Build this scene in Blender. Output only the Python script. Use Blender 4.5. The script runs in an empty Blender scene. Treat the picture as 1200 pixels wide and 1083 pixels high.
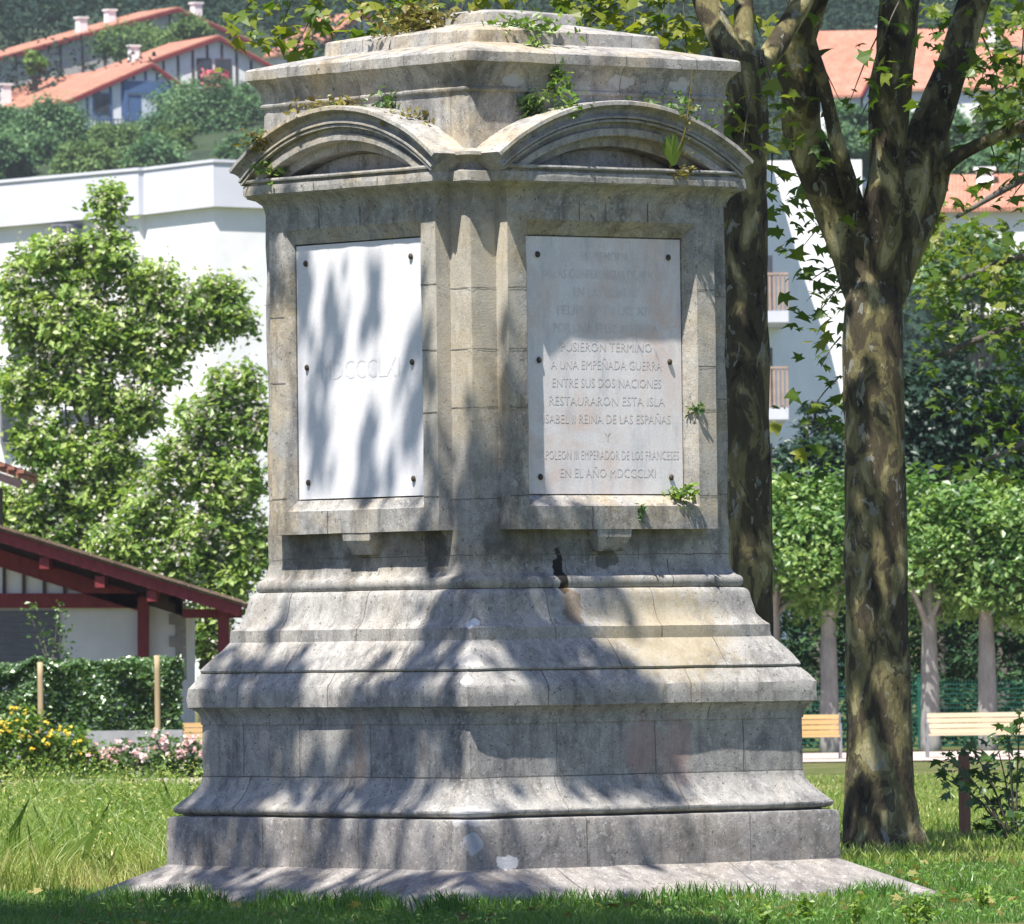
import bpy, bmesh, math, random
import numpy as np
from mathutils import Vector, noise, Matrix

# ------------------------------------------------------------------ camera, world, sun, exposure
sc = bpy.context.scene
COL = sc.collection
F = 10000.0            # focal length in photo pixels (photo 1200 x 1083)
EYE = 1.74
HOR = 756.0
PITCH = math.atan((HOR - 541.5) / F)
ROLL = 0.013
cam = bpy.data.cameras.new('camera')
cam.sensor_width = 36.0
cam.lens = 36.0 * F / 1200.0
cam.clip_start = 1.0
cam.clip_end = 5000.0
cam.dof.use_dof = True
cam.dof.focus_distance = 57.5
cam.dof.aperture_fstop = 15.0
camo = bpy.data.objects.new('camera', cam)
COL.objects.link(camo)
camo.location = (0, 0, EYE)
camo.rotation_mode = 'QUATERNION'
camo.rotation_quaternion = (Matrix.Rotation(math.pi / 2 + PITCH, 3, 'X') @ Matrix.Rotation(-ROLL, 3, 'Z')).to_quaternion()
sc.camera = camo

SUN_TRAVEL = Vector((0.231, 0.460, -1.0)).normalized()
SX, SY = 0.231, 0.460
elev = math.asin(-SUN_TRAVEL.z)
world = bpy.data.worlds.new('World')
sc.world = world
world.use_nodes = True
wn = world.node_tree
sky = wn.nodes.new('ShaderNodeTexSky')
sky.sky_type = 'NISHITA'
sky.sun_disc = False
sky.ozone_density = 4.0
sky.sun_elevation = elev
sky.sun_rotation = math.atan2(-SUN_TRAVEL.x, -SUN_TRAVEL.y) % (2 * math.pi)
bg = wn.nodes['Background']
bg.inputs['Strength'].default_value = 0.072
tint = wn.nodes.new('ShaderNodeMix')
tint.data_type = 'RGBA'
tint.blend_type = 'MULTIPLY'
tint.inputs[0].default_value = 1.0
tint.inputs[7].default_value = (0.94, 0.97, 1.16, 1)
wn.links.new(sky.outputs[0], tint.inputs[6])
wn.links.new(tint.outputs[2], bg.inputs['Color'])
sun = bpy.data.lights.new('sun', 'SUN')
sun.energy = 5.0
sun.angle = math.radians(0.53)
sun.color = (1.0, 0.955, 0.885)
suno = bpy.data.objects.new('sun', sun)
COL.objects.link(suno)
suno.location = (-10, -20, 60)
suno.rotation_euler = SUN_TRAVEL.to_track_quat('-Z', 'Y').to_euler()
sc.view_settings.view_transform = 'Standard'
sc.view_settings.look = 'None'
sc.view_settings.gamma = 1.0
sc.view_settings.exposure = 0.9
sc.view_settings.use_curve_mapping = False
sc.render.filter_size = 1.8
sc.cycles.max_bounces = 6
sc.cycles.diffuse_bounces = 3
sc.cycles.transmission_bounces = 3
sc.cycles.transparent_max_bounces = 6
sc.cycles.volume_bounces = 0
sc.cycles.use_denoising = True

rng = np.random.default_rng(11)
random.seed(5)


def Pt(px, py, Y):
    """a point of the photograph (1200 x 1083) at depth Y metres"""
    dx, dy = px - 600.0, py - 541.5
    xu = dx - ROLL * dy
    yu = dy + ROLL * dx
    c, s = math.cos(PITCH), math.sin(PITCH)
    yw = F * c + yu * s
    zw = F * s - yu * c
    k = Y / yw
    return np.array((xu * k, Y, EYE + zw * k))


# ------------------------------------------------------------------ materials
def new_mat(name):
    m = bpy.data.materials.new(name)
    m.use_nodes = True
    nt = m.node_tree
    for n in list(nt.nodes):
        nt.nodes.remove(n)
    out = nt.nodes.new('ShaderNodeOutputMaterial')
    return m, nt, out


class NT:
    def __init__(s, nt):
        s.nt = nt

    def n(s, t, **kw):
        nd = s.nt.nodes.new(t)
        for k, v in kw.items():
            if k.startswith('i_'):
                key = k[2:]
                nd.inputs[int(key) if key.isdigit() else key].default_value = v
            else:
                setattr(nd, k, v)
        return nd

    def l(s, a, b):
        s.nt.links.new(a, b)

    def coord(s, scale=(1, 1, 1), kind='Object'):
        tc = s.n('ShaderNodeTexCoord')
        mp = s.n('ShaderNodeMapping')
        mp.inputs['Scale'].default_value = scale
        s.l(tc.outputs[kind], mp.inputs['Vector'])
        return mp.outputs[0]

    def noise(s, vec, scale, detail=5, rough=0.6, dist=0.0):
        nd = s.n('ShaderNodeTexNoise')
        nd.inputs['Scale'].default_value = scale
        nd.inputs['Detail'].default_value = detail
        nd.inputs['Roughness'].default_value = rough
        nd.inputs['Distortion'].default_value = dist
        s.l(vec, nd.inputs['Vector'])
        return nd.outputs['Fac']

    def ramp(s, fac, stops, interp='LINEAR'):
        r = s.n('ShaderNodeValToRGB')
        cr = r.color_ramp
        cr.interpolation = interp
        while len(cr.elements) < len(stops):
            cr.elements.new(0.5)
        for e, (p, c) in zip(cr.elements, stops):
            e.position = p
            e.color = (c[0], c[1], c[2], 1) if not isinstance(c, (int, float)) else (c, c, c, 1)
        s.l(fac, r.inputs[0])
        return r.outputs[0]

    def mix(s, a, b, fac, mode='MIX'):
        m = s.n('ShaderNodeMix', data_type='RGBA', blend_type=mode)
        for sock, v in ((m.inputs[6], a), (m.inputs[7], b)):
            if isinstance(v, tuple):
                sock.default_value = (v[0], v[1], v[2], 1)
            else:
                s.l(v, sock)
        if isinstance(fac, (int, float)):
            m.inputs[0].default_value = fac
        else:
            s.l(fac, m.inputs[0])
        return m.outputs[2]

    def bump(s, h, strength=0.3, dist=0.01):
        b = s.n('ShaderNodeBump')
        b.inputs['Strength'].default_value = strength
        b.inputs['Distance'].default_value = dist
        s.l(h, b.inputs['Height'])
        return b.outputs[0]

    def bsdf(s, col, rough=0.8, normal=None, spec=0.3):
        p = s.n('ShaderNodeBsdfPrincipled')
        if isinstance(col, tuple):
            p.inputs['Base Color'].default_value = (*col, 1)
        else:
            s.l(col, p.inputs['Base Color'])
        p.inputs['Roughness'].default_value = rough
        p.inputs['Specular IOR Level'].default_value = spec
        if normal is not None:
            s.l(normal, p.inputs['Normal'])
        return p.outputs[0]


def mat_plain(name, c1, c2, scale=6.0, rough=0.8, stretch=(1, 1, 1), bump=0.0, bdist=0.01, spec=0.3):
    m, nt, out = new_mat(name)
    g = NT(nt)
    v = g.coord(stretch)
    f = g.noise(v, scale)
    col = g.ramp(f, [(0.3, c1), (0.7, c2)])
    nrm = g.bump(f, bump, bdist) if bump else None
    g.l(g.bsdf(col, rough, nrm, spec), out.inputs[0])
    return m


def mat_stone():
    m, nt, out = new_mat('weathered_limestone')
    g = NT(nt)
    v = g.coord()
    vs = g.coord((1, 1, 0.16))
    big = g.noise(v, 1.6, 6, 0.62, 0.4)
    mid = g.noise(v, 7.0, 8, 0.68, 0.3)
    fine = g.noise(v, 70.0, 6, 0.75)
    streak = g.noise(vs, 9.0, 6, 0.65, 0.2)
    col = g.ramp(mid, [(0.25, (0.185, 0.178, 0.170)), (0.43, (0.325, 0.312, 0.292)), (0.60, (0.425, 0.408, 0.38)), (0.8, (0.54, 0.515, 0.475))])
    sep = g.n('ShaderNodeSeparateXYZ')
    g.l(v, sep.inputs[0])
    upper = g.n('ShaderNodeMapRange')          # the shaft is cut from a warmer bed than the steps
    upper.inputs['From Min'].default_value = 2.1
    upper.inputs['From Max'].default_value = 2.5
    upper.inputs['To Min'].default_value = 0.25
    g.l(sep.outputs['Z'], upper.inputs['Value'])
    warm = g.mix((0, 0, 0), g.ramp(big, [(0.46, 0.0), (0.64, 1.0)]), upper.outputs[0])
    col = g.mix(col, g.mix(col, (1.15, 1.0, 0.76), 1.0, 'MULTIPLY'), warm)
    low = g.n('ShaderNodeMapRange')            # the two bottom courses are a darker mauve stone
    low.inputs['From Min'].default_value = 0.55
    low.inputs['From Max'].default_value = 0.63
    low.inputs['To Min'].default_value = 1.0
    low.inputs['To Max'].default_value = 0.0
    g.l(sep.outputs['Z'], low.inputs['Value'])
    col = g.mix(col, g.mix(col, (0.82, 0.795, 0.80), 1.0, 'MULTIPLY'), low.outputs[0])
    grey = g.ramp(g.noise(g.coord((1.3, 1.3, 0.9)), 2.3, 6, 0.65, 0.6), [(0.52, 0.0), (0.66, 1.0)])
    col = g.mix(col, g.mix(col, (0.60, 0.61, 0.64), 1.0, 'MULTIPLY'), grey)
    st = g.ramp(streak, [(0.53, 0.0), (0.68, 0.65)])
    col = g.mix(col, (0.10, 0.095, 0.088), g.mix((0, 0, 0), st, 0.8, 'MIX'))
    pale = g.ramp(g.noise(v, 19.0, 5, 0.7), [(0.57, 0.0), (0.63, 0.45)])
    col = g.mix(col, (0.55, 0.54, 0.51), pale)
    lich = g.ramp(g.noise(v, 30.0, 5, 0.75), [(0.60, 0.0), (0.635, 0.8)])
    col = g.mix(col, (0.075, 0.075, 0.068), lich)
    vor = g.n('ShaderNodeTexVoronoi')
    vor.inputs['Scale'].default_value = 26.0
    g.l(g.mix(v, g.mix(fine, fine, 0.5), 0.06), vor.inputs['Vector'])
    where = g.ramp(g.noise(v, 3.1, 3, 0.6), [(0.50, 0.0), (0.58, 1.0)])
    crust = g.mix((0, 0, 0), g.ramp(vor.outputs['Distance'], [(0.20, 0.55), (0.27, 0.0)]), where)
    col = g.mix(col, (0.50, 0.495, 0.46), crust)
    pit = g.ramp(g.noise(v, 120.0, 3, 0.6), [(0.62, 0.0), (0.66, 0.75)])
    col = g.mix(col, (0.09, 0.085, 0.078), pit)
    fg = g.ramp(fine, [(0.3, 0.78), (0.7, 1.18)])
    col = g.mix(col, fg, 1.0, 'MULTIPLY')
    # scars, rust and soot, plus contact shade painted under the frames (local metres): centre, radii, colour, strength
    tc = g.n('ShaderNodeTexCoord')
    nz = g.n('ShaderNodeTexNoise')
    nz.inputs['Scale'].default_value = 14.0
    nz.inputs['Detail'].default_value = 5
    g.l(tc.outputs['Object'], nz.inputs['Vector'])
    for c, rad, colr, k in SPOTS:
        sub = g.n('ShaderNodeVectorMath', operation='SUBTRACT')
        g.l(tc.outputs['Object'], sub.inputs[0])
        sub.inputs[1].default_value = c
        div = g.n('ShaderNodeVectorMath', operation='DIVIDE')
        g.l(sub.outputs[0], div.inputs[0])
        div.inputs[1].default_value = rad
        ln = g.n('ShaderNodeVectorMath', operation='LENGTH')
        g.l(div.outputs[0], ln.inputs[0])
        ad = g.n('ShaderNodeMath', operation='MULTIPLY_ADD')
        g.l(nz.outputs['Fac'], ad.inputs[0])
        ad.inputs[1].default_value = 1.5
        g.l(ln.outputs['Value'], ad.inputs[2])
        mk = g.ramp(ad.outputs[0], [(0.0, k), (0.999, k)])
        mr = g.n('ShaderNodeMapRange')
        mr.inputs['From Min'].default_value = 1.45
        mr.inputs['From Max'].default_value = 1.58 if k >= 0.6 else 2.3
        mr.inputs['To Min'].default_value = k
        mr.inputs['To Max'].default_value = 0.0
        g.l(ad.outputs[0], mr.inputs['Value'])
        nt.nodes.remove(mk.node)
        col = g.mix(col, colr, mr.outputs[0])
    h = g.mix(fine, mid, 0.45)
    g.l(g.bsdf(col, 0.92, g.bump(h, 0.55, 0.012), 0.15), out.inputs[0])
    return m


def _rf(t, pr, z):   # right face (local -Y) point, proud pr of the 1.13 block
    return (t, -(1.13 + pr), z)


def _lf(t, pr, z):   # left face (local -X)
    return (-(1.13 + pr), t, z)


SPOTS = [
    ((-1.30, -1.30, 1.90), (0.10, 0.07, 0.05), (0.66, 0.66, 0.66), 0.95),
    ((-1.42, -1.42, 1.66), (0.12, 0.12, 0.075), (0.60, 0.57, 0.52), 0.85),
    ((-1.51, -1.51, 1.52), (0.075, 0.075, 0.05), (0.78, 0.77, 0.75), 0.95),
    ((-1.3, -1.65, 0.30), (0.12, 0.10, 0.065), (0.70, 0.69, 0.68), 0.95),
    ((-1.58, -1.65, 0.44), (0.09, 0.09, 0.09), (0.55, 0.56, 0.58), 0.7),
    ((-1.60, -1.60, 0.62), (0.20, 0.20, 0.09), (0.55, 0.55, 0.56), 0.6),
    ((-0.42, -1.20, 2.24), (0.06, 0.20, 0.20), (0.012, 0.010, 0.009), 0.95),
    ((-0.38, -1.25, 1.98), (0.10, 0.20, 0.18), (0.20, 0.13, 0.07), 0.6),
    ((0.35, -1.3, 1.80), (0.45, 0.35, 0.30), (0.47, 0.38, 0.22), 0.55),
    ((0.02, -1.47, 1.05), (0.13, 0.1, 0.16), (0.42, 0.27, 0.25), 0.5),
    ((0.33, -1.47, 1.02), (0.11, 0.1, 0.2), (0.42, 0.27, 0.25), 0.5),
    ((-1.47, -0.30, 1.05), (0.1, 0.06, 0.2), (0.43, 0.31, 0.24), 0.5),
    ((-1.20, -1.20, 5.52), (0.22, 0.30, 0.10), (0.06, 0.058, 0.052), 0.55),
    ((0.2, -1.18, 5.54), (0.16, 0.1, 0.06), (0.52, 0.52, 0.52), 0.7),
    ((0.72, -1.18, 5.54), (0.14, 0.1, 0.06), (0.56, 0.56, 0.56), 0.75),
    ((-0.75, -1.18, 5.52), (0.12, 0.1, 0.06), (0.5, 0.5, 0.5), 0.7),
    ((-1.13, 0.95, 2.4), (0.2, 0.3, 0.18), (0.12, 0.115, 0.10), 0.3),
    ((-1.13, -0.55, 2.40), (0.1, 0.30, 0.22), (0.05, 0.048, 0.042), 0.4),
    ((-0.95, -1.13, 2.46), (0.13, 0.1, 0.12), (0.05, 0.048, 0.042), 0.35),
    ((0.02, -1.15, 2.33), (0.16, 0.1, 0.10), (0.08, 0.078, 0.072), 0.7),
    ((-1.13, 0.62, 2.40), (0.1, 0.22, 0.20), (0.06, 0.056, 0.048), 0.55),  # dark streaks below the frames: soot, with contact shade painted in
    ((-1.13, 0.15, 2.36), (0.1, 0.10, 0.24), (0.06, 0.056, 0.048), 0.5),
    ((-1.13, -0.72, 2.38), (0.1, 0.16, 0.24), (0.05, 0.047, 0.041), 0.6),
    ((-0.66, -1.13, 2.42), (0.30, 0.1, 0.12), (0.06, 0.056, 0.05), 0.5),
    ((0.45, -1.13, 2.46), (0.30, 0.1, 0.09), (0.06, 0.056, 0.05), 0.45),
    ((-1.15, -1.14, 3.9), (0.30, 0.30, 0.9), (0.55, 0.48, 0.35), 0.35),
    ((-0.95, -1.25, 4.2), (0.10, 0.2, 0.5), (0.55, 0.50, 0.40), 0.4),
    ((-1.25, -0.8, 3.6), (0.2, 0.14, 0.7), (0.55, 0.50, 0.41), 0.4),
    ((0.85, -1.25, 3.5), (0.10, 0.2, 0.6), (0.56, 0.50, 0.40), 0.4),
]


def mat_marble(name, stains):
    m, nt, out = new_mat(name)
    g = NT(nt)
    v = g.coord()
    a = g.noise(v, 2.2, 5, 0.6, 0.8)
    b = g.noise(g.coord((1, 1, 0.3)), 8.0, 5, 0.65)
    c = g.noise(v, 60.0, 4, 0.7)
    col = g.ramp(a, [(0.3, (0.70, 0.665, 0.66)), (0.7, (0.85, 0.81, 0.79))])
    if stains:
        col = g.mix(col, (0.72, 0.56, 0.48), g.ramp(g.noise(v, 1.7, 4, 0.6, 1.0), [(0.46, 0.0), (0.68, 0.85)]))
        col = g.mix(col, (0.47, 0.48, 0.50), g.ramp(b, [(0.5, 0.0), (0.72, 0.6)]))
    else:
        col = g.mix(col, (0.73, 0.73, 0.755), 0.8)
        col = g.mix(col, (0.62, 0.57, 0.52), g.ramp(b, [(0.58, 0.0), (0.75, 0.5)]))
    col = g.mix(col, g.ramp(c, [(0.3, 0.9), (0.7, 1.05)]), 1.0, 'MULTIPLY')
    g.l(g.bsdf(col, 0.6, g.bump(c, 0.15, 0.004), 0.3), out.inputs[0])
    return m


def mat_leaf(name, dark, mid, light, transl=0.35, gloss=0.06, tcol=None):
    """tone attribute: 0..1 chosen leaf by leaf when the crown is built"""
    m, nt, out = new_mat(name)
    g = NT(nt)
    at = g.n('ShaderNodeAttribute', attribute_name='tone')
    col = g.ramp(at.outputs['Fac'], [(0.0, dark), (0.5, mid), (1.0, light)])
    d = g.n('ShaderNodeBsdfDiffuse')
    g.l(col, d.inputs[0])
    t = g.n('ShaderNodeBsdfTranslucent')
    tc = g.mix(col, tcol or (1.25, 1.35, 0.55), 1.0, 'MULTIPLY')
    g.l(tc, t.inputs[0])
    ms = g.n('ShaderNodeMixShader')
    ms.inputs[0].default_value = transl
    g.l(d.outputs[0], ms.inputs[1])
    g.l(t.outputs[0], ms.inputs[2])
    gl = g.n('ShaderNodeBsdfGlossy')
    gl.inputs['Roughness'].default_value = 0.38
    m2 = g.n('ShaderNodeMixShader')
    m2.inputs[0].default_value = gloss
    g.l(ms.outputs[0], m2.inputs[1])
    g.l(gl.outputs[0], m2.inputs[2])
    g.l(m2.outputs[0], out.inputs[0])
    return m


def mat_bark(name, plane=True):
    m, nt, out = new_mat(name)
    g = NT(nt)
    v = g.coord((1, 1, 0.55))
    f1 = g.noise(v, 4.2, 4, 0.55, 0.8)
    f2 = g.noise(v, 10.0, 4, 0.6, 0.6)
    f3 = g.noise(g.coord((1, 1, 0.3)), 40.0, 6, 0.7)
    if plane:
        col = g.ramp(f1, [(0.36, (0.030, 0.025, 0.018)), (0.385, (0.062, 0.052, 0.034)), (0.485, (0.080, 0.068, 0.042)), (0.50, (0.15, 0.130, 0.064)), (0.585, (0.20, 0.178, 0.085)), (0.60, (0.31, 0.275, 0.14)), (0.72, (0.38, 0.34, 0.20))])  # flaking mottle; its pale end also stands in for sun patches
        col = g.mix(col, (0.25, 0.255, 0.22), g.ramp(f2, [(0.615, 0.0), (0.625, 0.8)]))
        col = g.mix(col, (0.045, 0.038, 0.03), g.ramp(g.noise(v, 6.5, 4, 0.6, 0.5), [(0.59, 0.0), (0.605, 0.75)]))
    else:
        col = g.ramp(f1, [(0.3, (0.07, 0.06, 0.05)), (0.7, (0.2, 0.18, 0.155))])
    col = g.mix(col, g.ramp(f3, [(0.3, 0.7), (0.7, 1.25)]), 1.0, 'MULTIPLY')
    g.l(g.bsdf(col, 0.9, g.bump(g.mix(f3, col, 0.5), 0.9, 0.03), 0.15), out.inputs[0])
    return m


def mat_tiles(name, c1, c2, c3):
    m, nt, out = new_mat(name)
    g = NT(nt)
    tc = g.n('ShaderNodeUVMap')
    mp = g.n('ShaderNodeMapping')
    g.l(tc.outputs[0], mp.inputs[0])
    w = g.n('ShaderNodeTexWave', wave_type='BANDS', bands_direction='X')
    w.inputs['Scale'].default_value = 1.6
    w.inputs['Distortion'].default_value = 0.6
    g.l(mp.outputs[0], w.inputs['Vector'])
    f = g.noise(g.coord(), 0.9, 6, 0.7)
    f2 = g.noise(g.coord(), 6.0, 5, 0.7)
    col = g.ramp(f, [(0.3, c1), (0.5, c2), (0.7, c3)])
    col = g.mix(col, g.ramp(f2, [(0.3, 0.65), (0.7, 1.25)]), 1.0, 'MULTIPLY')
    col = g.mix(col, g.ramp(w.outputs['Fac'], [(0.0, 0.72), (0.5, 1.05)]), 0.8, 'MULTIPLY')
    g.l(g.bsdf(col, 0.85, g.bump(w.outputs['Fac'], 0.6, 0.05), 0.2), out.inputs[0])
    return m


def mat_ground(name):
    m, nt, out = new_mat(name)
    g = NT(nt)
    v = g.coord()
    f = g.noise(v, 0.9, 6, 0.65, 0.5)
    f2 = g.noise(v, 9.0, 6, 0.7)
    col = g.ramp(f, [(0.3, (0.060, 0.085, 0.022)), (0.5, (0.105, 0.125, 0.038)), (0.68, (0.20, 0.17, 0.085))])
    col = g.mix(col, g.ramp(f2, [(0.3, 0.6), (0.7, 1.3)]), 1.0, 'MULTIPLY')
    g.l(g.bsdf(col, 0.95, g.bump(f2, 0.6, 0.05), 0.1), out.inputs[0])
    return m


M = {}
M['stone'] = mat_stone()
M['joint'] = mat_plain('dark_mortar_joint', (0.06, 0.056, 0.05), (0.22, 0.205, 0.185), 9, 0.95)
M['marble_l'] = mat_marble('white_marble', False)
M['marble_r'] = mat_marble('stained_marble', True)
M['letter_r'] = mat_plain('worn_lettering', (0.61, 0.54, 0.515), (0.79, 0.74, 0.72), 9, 0.8)
M['letter_l'] = mat_plain('faded_lettering', (0.61, 0.60, 0.60), (0.72, 0.715, 0.73), 8, 0.8)
M['bronze'] = mat_plain('dark_bronze', (0.03, 0.027, 0.022), (0.10, 0.075, 0.045), 30, 0.55)
M['bark'] = mat_bark('plane_tree_bark', True)
M['bark3'] = mat_plain('pale_grey_bark', (0.17, 0.168, 0.155), (0.36, 0.355, 0.33), 5, 0.9, (1, 1, 0.4), bump=0.5)
M['bark2'] = mat_bark('grey_bark', False)
M['ground'] = mat_ground('rough_turf')
M['forest_floor'] = mat_plain('forest_floor', (0.018, 0.035, 0.018), (0.05, 0.075, 0.03), 0.2, 0.95)
M['path'] = mat_plain('pink_gravel', (0.42, 0.33, 0.28), (0.58, 0.48, 0.42), 5, 0.95, bump=0.3)
M['lf_plane'] = mat_leaf('plane_leaf', (0.045, 0.095, 0.014), (0.11, 0.18, 0.026), (0.26, 0.28, 0.045), 0.5, 0.02)
M['lf_row'] = mat_leaf('row_leaf', (0.055, 0.13, 0.035), (0.15, 0.28, 0.07), (0.36, 0.48, 0.16), 0.4, 0.04)
M['lf_flower'] = mat_leaf('flowering_leaf', (0.07, 0.15, 0.03), (0.20, 0.33, 0.07), (0.44, 0.54, 0.17), 0.42, 0.03)
M['petal'] = mat_leaf('white_petal', (0.50, 0.46, 0.36), (0.66, 0.62, 0.54), (0.80, 0.78, 0.74), 0.25, 0.02, (1.1, 1.05, 1.0))
M['lf_conifer'] = mat_leaf('conifer_needle', (0.010, 0.026, 0.018), (0.020, 0.050, 0.032), (0.042, 0.085, 0.048), 0.15, 0.03)
M['lf_hill'] = mat_leaf('hillside_leaf', (0.05, 0.115, 0.06), (0.12, 0.225, 0.11), (0.23, 0.35, 0.17), 0.25, 0.0)
M['lf_hill_light'] = mat_leaf('hillside_leaf_light', (0.06, 0.11, 0.042), (0.12, 0.20, 0.07), (0.23, 0.32, 0.12), 0.25, 0.0)
M['lf_woods'] = mat_leaf('woodland_leaf', (0.016, 0.036, 0.030), (0.036, 0.068, 0.048), (0.075, 0.115, 0.068), 0.15, 0.0)
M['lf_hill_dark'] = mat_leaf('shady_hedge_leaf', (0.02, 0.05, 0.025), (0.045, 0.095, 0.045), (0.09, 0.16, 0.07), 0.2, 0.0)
M['lf_hedge'] = mat_leaf('hedge_leaf', (0.035, 0.095, 0.022), (0.10, 0.205, 0.05), (0.22, 0.34, 0.10), 0.2, 0.14)
M['lf_shrub'] = mat_leaf('shrub_leaf', (0.045, 0.10, 0.03), (0.10, 0.18, 0.05), (0.21, 0.30, 0.11), 0.35, 0.05)
M['lf_dry'] = mat_leaf('dry_leaf', (0.12, 0.09, 0.03), (0.22, 0.19, 0.06), (0.38, 0.34, 0.13), 0.35, 0.03)
M['lf_bright'] = mat_leaf('fresh_green_leaf', (0.06, 0.13, 0.015), (0.13, 0.24, 0.03), (0.28, 0.38, 0.07), 0.4, 0.05)
M['fl_yellow'] = mat_leaf('yellow_petal', (0.55, 0.34, 0.02), (0.75, 0.55, 0.04), (0.85, 0.70, 0.12), 0.2, 0.02, (1, 1, .8))
M['fl_pink'] = mat_leaf('pink_petal', (0.52, 0.24, 0.24), (0.68, 0.44, 0.42), (0.78, 0.64, 0.60), 0.2, 0.02, (1, .9, .9))
M['fl_red'] = mat_leaf('geranium_petal', (0.50, 0.04, 0.10), (0.65, 0.10, 0.18), (0.75, 0.22, 0.28), 0.2, 0.02, (1, .8, .8))
M['lawn'] = mat_leaf('lawn_blade', (0.050, 0.135, 0.022), (0.105, 0.235, 0.038), (0.21, 0.33, 0.075), 0.35, 0.04)
M['meadow'] = mat_leaf('meadow_blade', (0.11, 0.21, 0.03), (0.26, 0.36, 0.075), (0.54, 0.50, 0.21), 0.35, 0.03)
M['roof_orange'] = mat_tiles('orange_roof_tiles', (0.38, 0.155, 0.10), (0.47, 0.215, 0.145), (0.53, 0.285, 0.205))
M['roof_old'] = mat_tiles('old_roof_tiles', (0.14, 0.10, 0.075), (0.24, 0.17, 0.12), (0.30, 0.24, 0.18))
M['white'] = mat_plain('white_render', (0.74, 0.74, 0.73), (0.84, 0.835, 0.82), 1.2, 0.9)
M['white_lav'] = mat_plain('pale_parapet_paint', (0.56, 0.57, 0.63), (0.64, 0.645, 0.70), 0.8, 0.85)
M['white_shade'] = mat_plain('shade_tinted_white', (0.76, 0.80, 0.86), (0.84, 0.88, 0.93), 1.0, 0.8)  # white wall colour with the blue cast of shade put in
M['cream'] = mat_plain('cream_render', (0.42, 0.39, 0.37), (0.52, 0.49, 0.46), 1.5, 0.9)
M['red_wood'] = mat_plain('oxblood_painted_wood', (0.15, 0.018, 0.022), (0.23, 0.036, 0.040), 8, 0.6, (1, 1, 0.4))
M['blue_wood'] = mat_plain('blue_painted_wood', (0.055, 0.11, 0.23), (0.09, 0.16, 0.31), 3, 0.6)
M['pale_blue'] = mat_plain('pale_blue_render', (0.50, 0.55, 0.64), (0.60, 0.64, 0.72), 2, 0.8)
M['dark_wood'] = mat_plain('dark_timber', (0.05, 0.035, 0.035), (0.10, 0.07, 0.07), 3, 0.7)
M['glass'] = mat_plain('dark_window_glass', (0.03, 0.035, 0.045), (0.07, 0.08, 0.10), 2, 0.15, spec=0.6)
M['garage'] = mat_plain('grey_garage_door', (0.10, 0.10, 0.12), (0.145, 0.145, 0.165), 3, 0.6)
M['shed_white'] = mat_plain('limewashed_wall', (0.62, 0.60, 0.60), (0.74, 0.72, 0.72), 1.5, 0.9)
M['quoin'] = mat_plain('grey_quoin_stone', (0.22, 0.20, 0.185), (0.36, 0.33, 0.31), 5, 0.9, bump=0.4)
M['kerb'] = mat_plain('grey_kerb', (0.27, 0.27, 0.28), (0.38, 0.38, 0.39), 3, 0.9)
M['stake'] = mat_plain('pale_stake_wood', (0.34, 0.25, 0.14), (0.48, 0.37, 0.22), 12, 0.8, (1, 1, 0.1))
M['post'] = mat_plain('brown_post_wood', (0.21, 0.095, 0.06), (0.32, 0.16, 0.10), 10, 0.8, (1, 1, 0.15))
M['bench_o'] = mat_plain('orange_bench_wood', (0.52, 0.34, 0.15), (0.64, 0.44, 0.21), 6, 0.6, (0.1, 1, 1))
M['bench_p'] = mat_plain('pale_bench_wood', (0.56, 0.44, 0.30), (0.70, 0.58, 0.42), 6, 0.6, (0.1, 1, 1))
M['metal'] = mat_plain('grey_metal', (0.16, 0.16, 0.18), (0.24, 0.24, 0.26), 8, 0.45)
M['fence'] = mat_plain('green_fence_paint', (0.008, 0.085, 0.065), (0.014, 0.125, 0.095), 5, 0.5)
M['rail'] = mat_plain('beige_railing', (0.34, 0.24, 0.19), (0.44, 0.33, 0.27), 3, 0.7)
M['rock'] = mat_plain('grey_rock', (0.20, 0.18, 0.16), (0.40, 0.37, 0.33), 7, 0.95, bump=0.6)


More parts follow.
